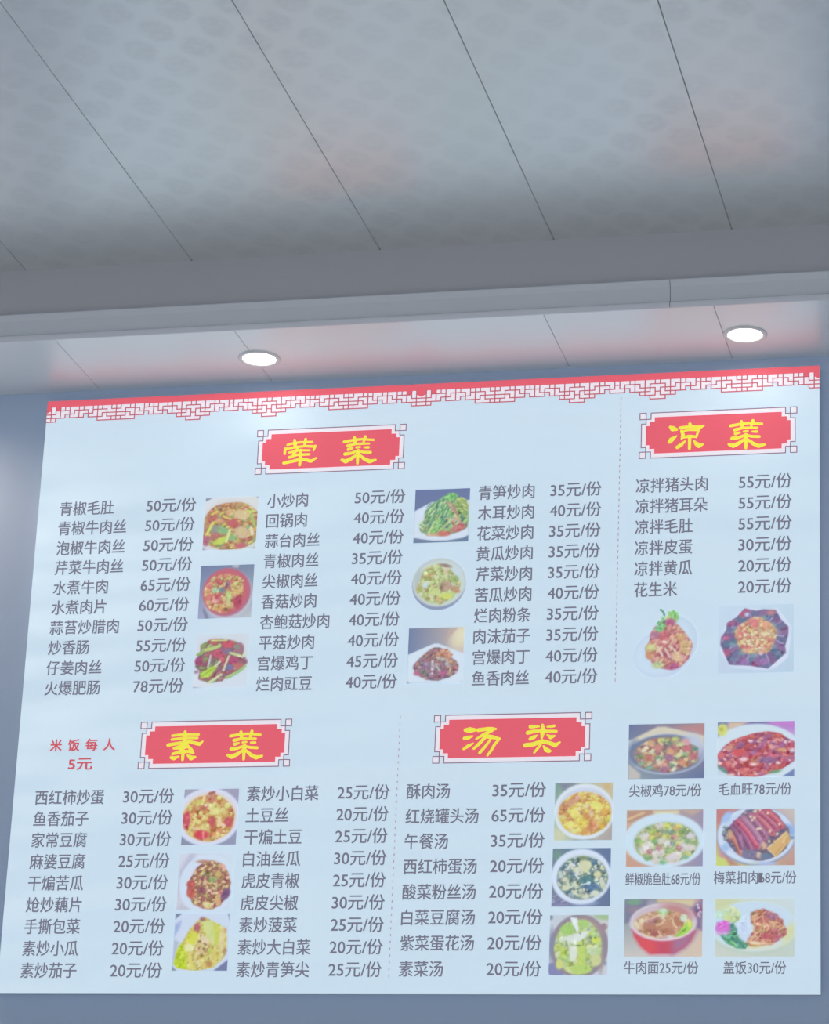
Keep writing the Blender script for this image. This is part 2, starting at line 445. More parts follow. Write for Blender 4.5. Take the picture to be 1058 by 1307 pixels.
# --- section headings
GLYPH = {
    'hun': [[(-34.1,19.8,2.8),(-18.0,23.4,2.6),(-4.4,24.7,2.6),(24.0,24.1,2.6)],[(-18.2,31.0,2.8),(-16.1,17.4,4.0)],[(7.8,31.5,3.0),(6.4,19.7,3.0)],[(-39.4,10.8,3.2),(-39.9,-2.1,2.8)],[(-38.3,9.7,2.6),(-14.3,13.2,2.8),(6.6,14.8,2.8),(30.9,12.7,3.0)],[(31.4,13.7,3.4),(28.2,3.6,2.2)],[(-29.4,0.7,2.4),(-5.4,5.1,2.6),(18.8,4.0,2.4)],[(-9.9,9.6,3.0),(-18.6,-3.0,3.5)],[(-28.7,-11.2,3.2),(-11.1,-5.5,3.0),(18.3,-5.6,2.8)],[(-40.5,-24.1,3.8),(-17.6,-20.3,3.6),(-2.1,-16.6,4.0),(10.6,-18.2,3.6),(23.4,-22.5,3.8),(35.5,-15.0,2.2)],[(-2.8,6.0,2.8),(-2.2,-14.5,3.6),(-2.9,-30.6,3.4)]],
    'cai': [[(-39.1,23.2,3.4),(-14.8,26.9,3.0),(1.9,27.8,2.8),(30.1,25.0,2.6)],[(-15.5,32.4,3.4),(-13.4,20.4,3.6)],[(9.9,33.4,3.6),(6.4,19.6,2.4)],[(-30.2,13.1,3.6),(-11.1,17.1,2.8),(20.1,16.3,2.2)],[(-28.2,4.4,3.8),(-19.0,6.7,2.4)],[(-9.7,8.4,2.6),(-1.4,9.2,2.4)],[(9.1,7.6,2.2),(18.5,7.2,3.2)],[(-35.5,-6.5,4.0),(-20.5,-5.0,3.4),(-5.1,0.7,2.8)],[(-5.1,-0.3,2.8),(7.6,-3.6,3.0),(24.2,-4.8,3.2)],[(-5.1,0.7,4.0),(-5.5,-12.1,5.0)],[(-5.7,-7.8,4.0),(-5.2,-30.3,3.0)],[(-8.8,-9.8,2.6),(-19.8,-17.9,4.2),(-33.0,-24.3,4.8),(-42.6,-20.2,3.0)],[(-1.5,-10.1,2.6),(10.5,-20.3,4.0),(23.2,-26.7,4.6),(36.6,-23.5,2.6)]],
    'liang': [[(-34.9,28.3,3.0),(-28.9,23.8,6.3),(-20.0,21.3,3.0)],[(-35.9,-7.3,4.0),(-31.5,-2.3,5.6),(-19.8,6.6,1.4)],[(9.1,33.7,3.4),(10.7,26.2,4.0)],[(-13.1,25.2,3.2),(10.7,26.8,3.4),(32.4,24.7,4.0),(40.3,28.0,2.0)],[(-9.0,17.7,3.4),(-5.9,9.1,4.0),(-8.8,-1.2,2.2)],[(-8.0,16.6,2.4),(6.8,19.1,2.2),(28.5,18.1,2.6)],[(28.5,18.1,2.8),(23.8,1.5,2.4)],[(-4.9,2.8,3.2),(9.0,4.3,3.6),(22.8,2.6,2.8)],[(9.0,3.3,3.6),(8.8,-25.0,3.2)],[(-0.8,-6.8,2.0),(-10.6,-15.8,4.4),(-18.4,-20.7,4.0)],[(18.0,-5.5,1.2),(24.0,-14.1,4.5),(29.9,-18.6,5.7),(38.8,-15.8,2.2)]],
    'su': [[(-29.0,24.5,2.8),(-2.8,27.5,2.8),(32.4,26.3,2.6)],[(-29.5,15.8,2.8),(-0.2,18.8,3.0),(29.9,18.2,2.6)],[(-37.4,3.2,3.8),(-8.7,7.8,3.4),(10.8,10.5,3.2),(27.6,6.1,4.0),(36.0,3.9,4.0),(42.8,10.4,1.8)],[(0.4,33.1,3.4),(1.2,6.6,4.0)],[(8.8,9.5,3.0),(-5.1,0.6,4.0),(-23.4,-4.2,2.6)],[(-23.4,-4.7,2.6),(-5.8,-4.5,3.0),(7.5,-1.7,3.4)],[(7.3,1.4,3.2),(17.2,-8.0,3.6),(22.9,-16.2,2.6)],[(-25.6,-17.3,3.0),(-10.3,-13.6,4.0),(12.3,-11.9,3.6),(22.9,-16.2,2.6)],[(3.2,0.4,4.0),(-7.4,-10.6,4.0)],[(-1.1,-11.7,4.0),(-1.3,-31.0,3.2)],[(-28.1,-25.4,3.4),(-21.7,-27.6,4.4),(-10.7,-23.2,2.0)],[(9.8,-21.0,2.4),(18.5,-27.3,5.5),(27.7,-25.4,2.6)]],
    'tang': [[(-37.3,22.6,4.0),(-27.4,22.4,6.7),(-15.5,22.7,3.4)],[(-38.6,4.2,4.0),(-31.7,5.1,4.8),(-20.9,8.8,1.8)],[(-39.7,-19.7,2.6),(-30.0,-13.4,3.8),(-18.9,-7.1,1.6)],[(-8.6,22.0,4.2),(10.1,24.2,4.0),(20.0,24.0,4.6),(30.3,23.8,2.4)],[(22.1,20.9,3.6),(2.7,11.4,3.6),(-12.8,2.2,2.0)],[(6.7,8.3,4.4),(22.6,6.0,4.4),(39.5,1.7,2.8)],[(6.8,5.3,3.6),(-4.6,-7.4,3.6),(-17.0,-19.1,2.8)],[(18.8,0.1,2.4),(7.6,-15.6,3.2),(-3.8,-28.7,3.2)],[(39.5,1.7,2.4),(29.0,-10.0,3.2),(21.6,-23.7,3.0),(13.6,-35.0,2.4)]],
    'lei': [[(-26.6,26.3,4.0),(-17.3,26.6,3.4),(-7.5,26.4,1.8)],[(10.1,25.5,1.6),(19.9,25.8,2.6),(25.7,27.2,3.0)],[(-32.1,13.0,4.4),(-18.9,15.7,4.0),(-5.3,16.9,3.0),(2.6,16.3,3.0),(30.9,15.2,2.8)],[(0.2,30.2,2.6),(1.1,17.3,6.3),(-0.9,0.5,2.4)],[(-9.9,7.6,1.2),(-18.6,2.8,4.4),(-26.3,-1.0,3.6)],[(10.6,7.7,1.6),(18.6,2.1,4.6),(27.3,4.9,2.2)],[(-36.6,-14.7,4.8),(-19.1,-13.0,4.6),(-0.7,-6.4,4.6),(17.0,-10.7,4.2),(28.8,-15.9,4.8),(39.4,-9.2,1.8)],[(-2.4,-13.3,2.4),(-10.0,-23.1,3.0),(-16.6,-31.8,2.2)],[(3.5,-17.4,2.0),(9.6,-25.4,5.0),(15.5,-28.5,4.4),(20.4,-28.6,1.6)]],
}
def heading(x0, z1, w, h, text, glyphs):
    s = w / 189.0                                     # drawn on a 189 x 58 field
    def P(x, y): return (x0 + x * s, z1 - y * s)
    hh = h / s; ww = 189.0
    e = Flat()
    def quadrants(fn):
        for mx in (0, 1):
            for my in (0, 1):
                fn(lambda x, y: P(ww - x if mx else x, hh - y if my else y))
    # pale ground with stepped corners
    def stepped(a, b_, cc, d, f, top, lay, fl):
        pts = []
        prof = [(a, d), (b_, d), (b_, f), (cc, f), (cc, top)]
        for x, y in prof: pts.append(P(x, y))
        for x, y in prof[::-1]: pts.append(P(ww - x, y))
        for x, y in prof: pts.append(P(ww - x, hh - y))
        for x, y in prof[::-1]: pts.append(P(x, hh - y))
        fl.poly(pts, lay)
    ground, panel, lines = Flat(), Flat(), Flat()
    stepped(2, 7.6, 13.5, 13.8, 8.0, 0, 1, ground)
    stepped(7.4, 11.8, 18.0, 16.5, 11.6, 5.6, 2, panel)
    quadrants(lambda q: ground.rect(*sorted((q(0, 0)[0], q(7.6, 8)[0])), *sorted((q(0, 0)[1], q(7.6, 8)[1])), 1))
    lw = 1.15 * s
    def L(q, a, b_): lines.bar(q(*a), q(*b_), lw, 2)
    def corner(q):
        L(q, (0, 0), (7.6, 0)); L(q, (0, 0), (0, 8)); L(q, (0, 8), (13.5, 8)); L(q, (7.6, 0), (7.6, 13.8))
        L(q, (13.5, 8), (13.5, 0)); L(q, (13.5, 0), (ww / 2, 0)); L(q, (7.6, 13.8), (2, 13.8)); L(q, (2, 13.8), (2, hh / 2))
    quadrants(corner)
    p = panel.build('heading_plaque', M_RED, board)
    p['label'] = 'red heading plaque with stepped corners reading ' + text
    ground.build('plaque_ground', M_PALE, p)
    lines.build('plaque_outline', M_PLINE, p)
    for g, gx, gz in glyphs:
        fl = Flat()
        for st in GLYPH[g]: fl.stroke(st, gx, gz, 3)
        fl.build('heading_character', M_YEL, p)
heading(517.5, 1294.0, 350.0, 106.5, '荤菜', (('hun', 624.8, 1236.5), ('cai', 763.1, 1234.4)))
heading(1402.5, 1295.0, 348.0, 106.5, '凉菜', (('liang', 1505.2, 1231.9), ('cai', 1644.0, 1233.4)))
heading(288.3, 608.5, 349.5, 106.5, '素菜', (('su', 392.1, 551.5), ('cai', 537.4, 549.5)))
heading(961.0, 610.0, 348.5, 107.0, '汤类', (('tang', 1068.7, 553.1), ('lei', 1201.9, 554.1)))

# --- dashed dividers
def divider(x, z1, z0, pitch, dash, label):
    fl = Flat(); z = z1
    while z > z0:
        fl.rect(x - 1.1, x + 1.1, z - dash, z, 1); z -= pitch
    o = fl.build('dashed_divider', M_DOT, board)
divider(1359.0, 1336, 676, 13.3, 6.5, '')
divider(884.0, 611, 38, 14.6, 5.5, '')

# --- lettering, set in the program's own typeface
def lettering(name, text, x0, x1, zc, em, mat, bold=0.0, spacing=1.0):
    cu = bpy.data.curves.new(name, 'FONT')
    cu.body = text; cu.size = 1.0; cu.resolution_u = 3; cu.space_character = spacing
    tmp = bpy.data.objects.new(name, cu)
    COL.objects.link(tmp)
    dg = bpy.context.evaluated_depsgraph_get()
    me = bpy.data.meshes.new_from_object(tmp.evaluated_get(dg))
    bpy.data.objects.remove(tmp); bpy.data.curves.remove(cu)
    me.name = name; me.materials.clear()
    n = len(me.vertices)
    co = np.empty(n * 3); me.vertices.foreach_get('co', co); co = co.reshape(n, 3)
    a, b_ = co[:, 0].min(), co[:, 0].max()
    X = x0 + (co[:, 0] - a) / (b_ - a) * (x1 - x0)
    Z = zc + (co[:, 1] - 0.378) * em
    out = np.stack([X / 1000, np.full(n, -0.00025), Z / 1000], 1)
    me.vertices.foreach_set('co', out.ravel()); me.update()
    if bold:                                          # a heavier cut: the outline set again, a hair to either side
        bm = bmesh.new(); bm.from_mesh(me)
        for k in (1, 2):
            r = bmesh.ops.duplicate(bm, geom=[f for f in bm.faces][:len(me.polygons)] + [])
            bmesh.ops.translate(bm, verts=[g for g in r['geom'] if isinstance(g, bmesh.types.BMVert)],
                                vec=(bold / 1000 * (1 if k == 1 else 0.5), -0.00004 * k, bold / 1000 * (0 if k == 1 else 0.6)))
        bm.to_mesh(me); bm.free()
    return link(name, me, mat, board)

COLUMNS = [  # names, prices, left edge, pitch of a character, first line, line spacing, price left, price right
    ('meat1', ['青椒毛肚', '青椒牛肉丝', '泡椒牛肉丝', '芹菜牛肉丝', '水煮牛肉', '水煮肉片', '蒜苔炒腊肉', '炒香肠', '仔姜肉丝', '火爆肥肠'], [50, 50, 50, 50, 65, 60, 50, 55, 50, 78], 52.1, 33.36, 1121.4, -47.7, 262.4, 380.6),
    ('meat2', ['小炒肉', '回锅肉', '蒜台肉丝', '青椒肉丝', '尖椒肉丝', '香菇炒肉', '杏鲍菇炒肉', '平菇炒肉', '宫爆鸡丁', '烂肉豇豆'], [50, 40, 40, 35, 40, 40, 40, 40, 45, 40], 550.4, 32.46, 1121.8, -47.93, 755.7, 872.3),
    ('meat3', ['青笋炒肉', '木耳炒肉', '花菜炒肉', '黄瓜炒肉', '芹菜炒肉', '苦瓜炒肉', '烂肉粉条', '肉沫茄子', '宫爆肉丁', '鱼香肉丝'], [35, 40, 35, 35, 35, 40, 35, 35, 40, 40], 1041.3, 32.2, 1121.9, -47.81, 1204.3, 1318.8),
    ('cold', ['凉拌猪头肉', '凉拌猪耳朵', '凉拌毛肚', '凉拌皮蛋', '凉拌黄瓜', '花生米'], [55, 55, 55, 30, 20, 20], 1396.0, 32.23, 1124.2, -48.04, 1623.6, 1739.0),
    ('veg1', ['西红柿炒蛋', '鱼香茄子', '家常豆腐', '麻婆豆腐', '干煸苦瓜', '炝炒藕片', '手撕包菜', '素炒小瓜', '素炒茄子'], [30, 30, 30, 25, 30, 30, 20, 20, 20], 51.3, 32.8, 438.8, -48.47, 258.2, 376.2),
    ('veg2', ['素炒小白菜', '土豆丝', '干煸土豆', '白油丝瓜', '虎皮青椒', '虎皮尖椒', '素炒菠菜', '素炒大白菜', '素炒青笋尖'], [25, 20, 25, 30, 25, 30, 25, 20, 25], 544.7, 32.9, 440.7, -48.52, 750.3, 867.1),
    ('soup', ['酥肉汤', '红烧罐头汤', '午餐汤', '西红柿蛋汤', '酸菜粉丝汤', '白菜豆腐汤', '紫菜蛋花汤', '素菜汤'], [35, 65, 35, 20, 20, 20, 20, 20], 905.7, 32.61, 440.7, -55.28, 1095.9, 1212.9),
]
EM = 36.6
for key, names, prices, x, pitch, z, dz, pl, pr in COLUMNS:
    for i, (nm, p) in enumerate(zip(names, prices)):
        o = lettering('dish_name', nm, x, x + pitch * len(nm) - 2.4, z + dz * i, EM, M_TEXT, 1.0)
        o['label'] = 'grey dish name reading ' + nm
        o = lettering('dish_price', '%d元/份' % p, pl, pr, z + dz * i + 0.4, EM, M_TEXT, 1.0)
        o['label'] = 'grey price beside %s' % nm
for txt, x0, x1, z in (('尖椒鸡78元/份', 1394.1, 1548.7, 434.8), ('毛血旺78元/份', 1585.4, 1739.5, 435.3), ('鲜椒脆鱼肚68元/份', 1389.4, 1549.2, 243.6),
                       ('梅菜扣肉68元/份', 1577, 1749.6, 245.5), ('牛肉面25元/份', 1389.7, 1546.3, 56.1), ('盖饭30元/份', 1598.7, 1728.7, 56.0)):
    o = lettering('photo_caption', txt, x0, x1, z, 29.5, M_TEXT, 0.7)
    o['label'] = 'grey caption under its photo reading ' + txt
# a digit printed over another in the pork caption
o = lettering('photo_caption', '1', 1671, 1677.5, 245.5, 29.5, M_TEXT, 1.6)
o['label'] = 'stray digit printed over the price of 梅菜扣肉'
for k, ch in enumerate('米饭每人'):
    o = lettering('rice_note', ch, 76.3 + k * 42.0, 76.3 + k * 42.0 + 27, 558.6, 30, M_NOTE, 1.8)
    o['label'] = 'dull red character %s of the rice price note' % ch
o = lettering('rice_note', '5元', 122.8, 178.4, 515.3, 31, M_NOTE, 1.8)
o['label'] = 'dull red rice price reading 5元'

# ------------------------------------------------------------------ printed dish photographs
# Each photograph is a flat rectangle of film carrying a small picture.  The picture is laid down on a grid
# of ink dots, and its crockery and its food are overprinted as layers of their own.
BG, PLATE, FOOD = 0, 1, 2

class Photo:
    def __init__(self, w, h, step=1.45, seed=1):
        self.w, self.h = w, h
        self.nx, self.ny = int(w / step) + 1, int(h / step) + 1
        gx, gy = np.linspace(0, 1, self.nx), np.linspace(0, 1, self.ny)
        self.U, self.Y = np.meshgrid(gx, gy)          # u to the right, y downwards, both 0..1
        self.asp = h / w
        self.c = np.zeros((self.ny, self.nx, 3)); self.lab = np.full((self.ny, self.nx), BG)
        self.keep = np.ones((self.ny, self.nx), bool)
        self.rng = random.Random(seed)
    def put(self, mask, col, lab=None):
        self.c += (np.array(col, float) - self.c) * mask[..., None]
        if lab is not None: self.lab[mask > 0.5] = lab
    def grad(self, tl, tr, bl, br):
        U, Y = self.U[..., None], self.Y[..., None]
        tl, tr, bl, br = (np.array(k, float) for k in (tl, tr, bl, br))
        self.c = (tl * (1 - U) + tr * U) * (1 - Y) + (bl * (1 - U) + br * U) * Y
    def dist(self, cx, cy_, rx_, ry, rot=0.0):
        a = math.radians(rot)
        x, y = self.U - cx, (self.Y - cy_) * self.asp
        X, Y = x * math.cos(a) + y * math.sin(a), -x * math.sin(a) + y * math.cos(a)
        return np.sqrt((X / rx_) ** 2 + (Y / (ry * self.asp)) ** 2), X / rx_, Y / (ry * self.asp)
    def ell(self, cx, cy_, rx_, ry, col, lab=None, rot=0, soft=0.06, wob=0, k=7):
        d, X, Y = self.dist(cx, cy_, rx_, ry, rot)
        if wob: d = d * (1 + wob * np.sin(k * np.arctan2(Y, X) + 0.6))
        s = min(0.5, soft / max(min(rx_, ry), 0.02) * 0.3)
        m = np.clip((1 + s - d) / (2 * s), 0, 1)
        self.put(m, col, lab)
        return m
    def poly(self, pts, col, lab=None, soft=0.012):
        m = np.full(self.U.shape, 1e9)
        inside = np.zeros(self.U.shape, bool)
        n = len(pts)
        for i in range(n):
            (x0, y0), (x1, y1) = pts[i], pts[(i + 1) % n]
            dx, dy = x1 - x0, y1 - y0
            t = np.clip(((self.U - x0) * dx + (self.Y - y0) * dy) / (dx * dx + dy * dy + 1e-9), 0, 1)
            m = np.minimum(m, np.hypot(self.U - x0 - t * dx, self.Y - y0 - t * dy))
            cross = (y0 > self.Y) != (y1 > self.Y)
            xi = x0 + (self.Y - y0) * dx / (dy if abs(dy) > 1e-9 else 1e-9)
            inside ^= cross & (self.U < xi)
        a = np.clip(0.5 + np.where(inside, m, -m) / (2 * soft), 0, 1)
        self.put(a, col, lab)
        return a
    def strip(self, x0, y0, x1, y1, w, col, lab=None, bend=0.0):
        n = 7; mx, my = (x0 + x1) / 2 - (y1 - y0) * bend, (y0 + y1) / 2 + (x1 - x0) * bend
        P = [((1 - t) ** 2 * x0 + 2 * t * (1 - t) * mx + t * t * x1, (1 - t) ** 2 * y0 + 2 * t * (1 - t) * my + t * t * y1) for t in [i / n for i in range(n + 1)]]
        m = np.full(self.U.shape, 1e9)
        for (a0, b0), (a1, b1) in zip(P[:-1], P[1:]):
            dx, dy = a1 - a0, b1 - b0
            t = np.clip(((self.U - a0) * dx + (self.Y - b0) * dy) / (dx * dx + dy * dy + 1e-9), 0, 1)
            m = np.minimum(m, np.hypot(self.U - a0 - t * dx, self.Y - b0 - t * dy))
        a = np.clip((w * 0.5 + 0.008 - m) / 0.016, 0, 1)
        self.put(a, col, lab)
    def heap(self, mask, n, pal, size=(0.03, 0.07), asp=(1.0, 2.2), ang=(0, 180), jit=12, tone=16):
        """scatter n bits of food over the masked area, each with a lit and a dim side"""
        r = self.rng
        idx = np.argwhere(mask > 0.5)
        if len(idx) == 0: return
        n = int(n * 1.5)
        size = (size[0] * 0.78, size[1] * 0.78)
        for _ in range(n):
            iy, ix = idx[r.randrange(len(idx))]
            cx, cy_ = self.U[iy, ix], self.Y[iy, ix]
            s = r.uniform(*size); a = r.uniform(*asp)
            d, X, Y = self.dist(cx, cy_, s * a ** 0.5, s / a ** 0.5 / self.asp, r.uniform(*ang))
            col = np.array(r.choice(pal), float) + r.uniform(-jit, jit)
            m = np.clip((1.15 - d) / 0.3, 0, 1) * np.clip(mask, 0, 1)
            rim = np.clip((1.6 - d) / 0.4, 0, 1) * np.clip(mask, 0, 1)    # dim gaps between the bits
            self.c -= 8 * rim[..., None] * np.array((0.8, 1.0, 1.0))
            sh = np.clip(-(self.U - cx) * 0.4 - (self.Y - cy_), -s, s) / s
            self.c += ((col + (tone * sh)[..., None]) - self.c) * m[..., None]
    def base(self, mask, col): self.put(np.clip(mask, 0, 1), col, FOOD)
    crumbs = 230
    def grain(self):
        """fine crumbs, edges and glints of sauce all over the food"""
        r = self.rng
        idx = np.argwhere((self.lab == FOOD) & self.keep)
        fm = (self.lab == FOOD).astype(float); n = self.crumbs
        for _ in range(n if len(idx) else 0):
            iy, ix = idx[r.randrange(len(idx))]
            cx, cy_ = self.U[iy, ix], self.Y[iy, ix]
            s = r.uniform(0.010, 0.026); a = r.uniform(1, 3.2)
            d, X, Y = self.dist(cx, cy_, s * a ** 0.5, s / a ** 0.5 / self.asp, r.uniform(-90, 90))
            m = np.clip((1.2 - d) / 0.5, 0, 1) * fm * 0.62
            k = r.choice((-32, -24, -18, -12, 14, 20, 28))
            col = self.c[iy, ix] + k * np.array((1, 1.05, 1.0)) + np.array([r.uniform(-10, 10) for _ in range(3)])
            self.c += (col - self.c) * m[..., None]
    def build(self, name, x0, z1, label):
        self.grain()
        c = self.c.copy()
        k = np.pad(c, ((1, 1), (1, 1), (0, 0)), 'edge')           # ink spreads a little
        c = 0.5 * c + 0.125 * (k[:-2, 1:-1] + k[2:, 1:-1] + k[1:-1, :-2] + k[1:-1, 2:])
        g = c.mean(axis=2, keepdims=True)
        c = g + (c - g) * 0.94
        c = np.clip(c, 0, 255) / 255.0
        lc = np.where(c <= 0.04045, c / 12.92, ((c + 0.055) / 1.055) ** 2.4)
        parent = None
        for lab, nm in ((BG, 'dish_photo'), (PLATE, 'printed_plate'), (FOOD, 'printed_food')):
            idx, v, f, cols = {}, [], [], []
            def vid(j, i):
                if (j, i) not in idx:
                    idx[(j, i)] = len(v)
                    v.append(pt(x0 + self.U[j, i] * self.w, z1 - self.Y[j, i] * self.h, 1 + 0.6 * lab)); cols.append(lc[j, i])
                return idx[(j, i)]
            for j in range(self.ny - 1):
                for i in range(self.nx - 1):
                    if (lab == BG or self.lab[j, i] == lab) and self.keep[j, i]:
                        f.append((vid(j + 1, i), vid(j + 1, i + 1), vid(j, i + 1), vid(j, i)))
            if not f:
                continue
            o = from_pydata(nm if parent else 'dish_photo', v, f, M_PHOTO, parent or board)
            at = o.data.color_attributes.new('ink', 'FLOAT_COLOR', 'POINT')
            flat = np.ones((len(v), 4)); flat[:, :3] = np.array(cols)
            at.data.foreach_set('color', flat.ravel())
            if parent is None:
                parent = o; o['label'] = label

FILMC = (205, 223, 235)
S = 125.5
# 1 twice-cooked meat slices with peppers, filling a pale plate
p = Photo(S, S, seed=11); p.crumbs = 130; p.grad((214, 220, 228), (216, 218, 214), (208, 210, 218), (206, 212, 206))
p.poly([(0, 0), (.14, 0), (0, .07)], (140, 145, 165)); p.poly([(.95, 0), (1, 0), (1, .04)], (150, 155, 175))
p.poly([(0, 1), (0, .94), (.08, 1)], (170, 165, 190)); p.poly([(1, 1), (1, .94), (.92, 1)], (170, 180, 190))
p.ell(.5, .5, .60, .50, (214, 214, 214), PLATE); p.lab[:] = np.where(p.lab == PLATE, PLATE, BG)
m = p.ell(.52, .56, .58, .46, (190, 150, 115), FOOD, wob=.02)
p.heap(m, 170, [(200, 150, 115), (190, 125, 110), (205, 170, 120), (210, 190, 130), (170, 130, 105), (185, 160, 110)], (.05, .10), (1, 2.5), (-60, 60))
p.heap(m, 40, [(205, 200, 110), (150, 175, 120), (215, 190, 110)], (.03, .06), (2, 4), (-50, 60))
p.ell(.72, .68, .14, .11, (205, 175, 150), rot=30); p.ell(.72, .67, .09, .07, (212, 190, 140), rot=30)
p.ell(.70, .34, .15, .09, (215, 190, 145), rot=20); p.ell(.55, .50, .12, .08, (196, 105, 105), rot=20)
p.ell(.15, .40, .12, .06, (190, 115, 105), rot=-20); p.ell(.20, .60, .10, .08, (150, 150, 140)); p.ell(.22, .75, .10, .08, (180, 120, 110))
p.ell(.37, .63, .12, .07, (140, 180, 130), rot=20); p.ell(.33, .83, .14, .06, (195, 210, 95), rot=-20); p.ell(.55, .78, .10, .06, (150, 180, 125))
p.strip(.04, .75, .17, .48, .05, (215, 220, 110)); p.strip(.44, .85, .50, .63, .045, (215, 225, 150)); p.strip(.14, .32, .24, .26, .035, (225, 200, 105))
p.strip(.8, .28, .95, .28, .035, (205, 210, 115)); p.strip(.88, .36, .95, .55, .06, (170, 190, 110), bend=-.1); p.strip(.38, .37, .50, .42, .035, (220, 200, 110))
p.strip(.92, .72, .90, .60, .05, (225, 215, 185)); p.ell(.72, .93, .12, .05, (200, 110, 120), rot=-10); p.ell(.06, .82, .07, .10, (180, 110, 130))
p.build('', 403.5, 1134.5, 'printed photo of stir-fried meat with green peppers, topmost left of 小炒肉')
# 2 red bowl of boiled beef
p = Photo(S, S, seed=12); p.grad((120, 130, 165), (125, 140, 165), (160, 165, 195), (190, 195, 200))
p.poly([(.58, 0), (.72, 0), (.7, .06), (.6, .04)], (185, 185, 190)); p.poly([(.10, .78), (.22, 1), (.14, 1), (.09, .86)], (130, 135, 160))
p.ell(.53, .55, .46, .48, (190, 190, 200), PLATE); p.ell(.51, .51, .455, .455, (178, 115, 140), PLATE); p.ell(.5, .5, .43, .43, (196, 105, 120), PLATE)
m = p.ell(.46, .53, .37, .37, (205, 130, 115), FOOD, wob=.03)
p.heap(m, 130, [(220, 165, 130), (205, 125, 115), (215, 185, 135), (200, 110, 110), (195, 160, 120), (190, 180, 125)], (.035, .065), (1, 2))
p.heap(p.dist(.63, .34, .20, .14)[0] < 1, 22, [(205, 190, 125), (215, 180, 130), (190, 180, 115)], (.03, .055))
p.ell(.30, .47, .06, .045, (165, 205, 160)); p.ell(.42, .47, .07, .05, (130, 140, 145), rot=30); p.ell(.52, .37, .045, .07, (150, 110, 130))
p.ell(.56, .58, .055, .11, (185, 205, 130), rot=-15); p.ell(.56, .70, .05, .06, (195, 195, 135)); p.ell(.7, .52, .11, .06, (215, 180, 120), rot=-20)
p.ell(.30, .67, .06, .05, (228, 170, 155)); p.ell(.42, .80, .12, .05, (215, 170, 115)); p.ell(.73, .70, .08, .12, (185, 85, 105)); p.ell(.52, .84, .04, .025, (130, 105, 75))
p.ell(.20, .60, .06, .06, (215, 120, 115)); p.ell(.35, .60, .06, .05, (195, 90, 105))
p.build('', 403.5, 972.0, 'printed photo of a round red bowl of boiled meat')
# 3 preserved meat with green garlic on a square white plate
p = Photo(S, S, seed=13); p.crumbs = 110; p.grad((208, 217, 228), (208, 216, 222), (214, 222, 232), (210, 220, 232))
p.poly([(0, 1), (0, .97), (.2, 1)], (170, 175, 190))
m = p.poly([(.10, .20), (.30, .10), (.50, .10), (.72, .14), (.80, .18), (.90, .25), (.92, .42), (.99, .52), (.90, .62), (.62, .80), (.55, .85), (.50, .88), (.30, .90), (.10, .83), (.12, .70), (.03, .60), (.02, .48), (.10, .36)], (150, 110, 120), FOOD, .02)
p.heap(m, 90, [(160, 105, 120), (190, 95, 110), (140, 115, 130), (150, 165, 110), (170, 115, 115), (130, 120, 120)], (.04, .08), (1, 2.4), (-70, 30))
p.ell(.62, .20, .12, .07, (205, 95, 110)); p.ell(.45, .37, .14, .08, (196, 95, 115)); p.ell(.09, .50, .08, .08, (165, 85, 120)); p.ell(.73, .50, .10, .08, (180, 85, 120), rot=20)
p.ell(.82, .28, .09, .11, (165, 120, 135)); p.ell(.83, .60, .12, .06, (190, 115, 110), rot=-10); p.ell(.66, .63, .08, .05, (120, 120, 160)); p.ell(.93, .53, .06, .04, (150, 105, 120), rot=20)
p.ell(.35, .14, .10, .05, (190, 110, 100)); p.ell(.60, .33, .10, .05, (140, 115, 145)); p.ell(.78, .25, .05, .04, (140, 150, 130))
p.poly([(.12, .72), (.40, .57), (.45, .60), (.30, .80), (.14, .82)], (185, 215, 85), FOOD, .02); p.strip(.16, .78, .40, .62, .03, (160, 190, 80)); p.strip(.16, .30, .45, .22, .07, (185, 200, 125), bend=.1)
p.strip(.62, .82, .95, .62, .06, (160, 195, 135), FOOD, .1); p.strip(.55, .68, .64, .42, .04, (215, 205, 175)); p.strip(.66, .36, .85, .42, .05, (190, 205, 150)); p.strip(.9, .44, .93, .36, .05, (210, 220, 185))
p.strip(.30, .90, .52, .76, .05, (205, 215, 165), FOOD); p.strip(.05, .38, .16, .32, .05, (150, 180, 110)); p.strip(.26, .62, .30, .40, .03, (195, 200, 205)); p.strip(.30, .12, .58, .12, .03, (195, 215, 140)); p.strip(.40, .60, .48, .52, .04, (200, 210, 190))
p.ell(.05, .70, .05, .03, (165, 135, 155), FOOD); p.ell(.52, .83, .05, .05, (170, 130, 130), FOOD)
p.lab[(p.lab == BG)] = BG
p.build('', 402.5, 810.0, 'printed photo of preserved meat with green garlic, lowest left of 平菇炒肉')
# 4 green beans heaped on a white plate, dark ground
p = Photo(S, S, seed=14); p.crumbs = 120; p.grad((110, 122, 165), (112, 125, 165), (120, 135, 160), (115, 132, 160))
p.poly([(0, .40), (.30, .24), (1, .22), (1, .88), (.9, .93), (.6, .97), (.35, .965), (.1, .92), (0, .90)], (212, 224, 238), PLATE, .012)
m = p.poly([(.10, .66), (.2, .55), (.2, .40), (.30, .28), (.42, .20), (.55, .12), (.65, .10), (.78, .17), (.86, .27), (.97, .40), (1, .55), (.97, .74), (.75, .84), (.5, .88), (.25, .86), (.12, .78)], (130, 170, 130), FOOD, .015)
p.heap(m, 150, [(140, 195, 140), (125, 175, 135), (165, 200, 130), (110, 150, 135), (185, 205, 140), (100, 140, 130), (170, 180, 130)], (.035, .065), (2.5, 5), (-75, -35), tone=10)
p.heap(p.dist(.83, .38, .16, .22)[0] < 1, 40, [(165, 190, 120), (190, 200, 130), (140, 180, 120)], (.035, .06), (2.5, 5), (25, 70))
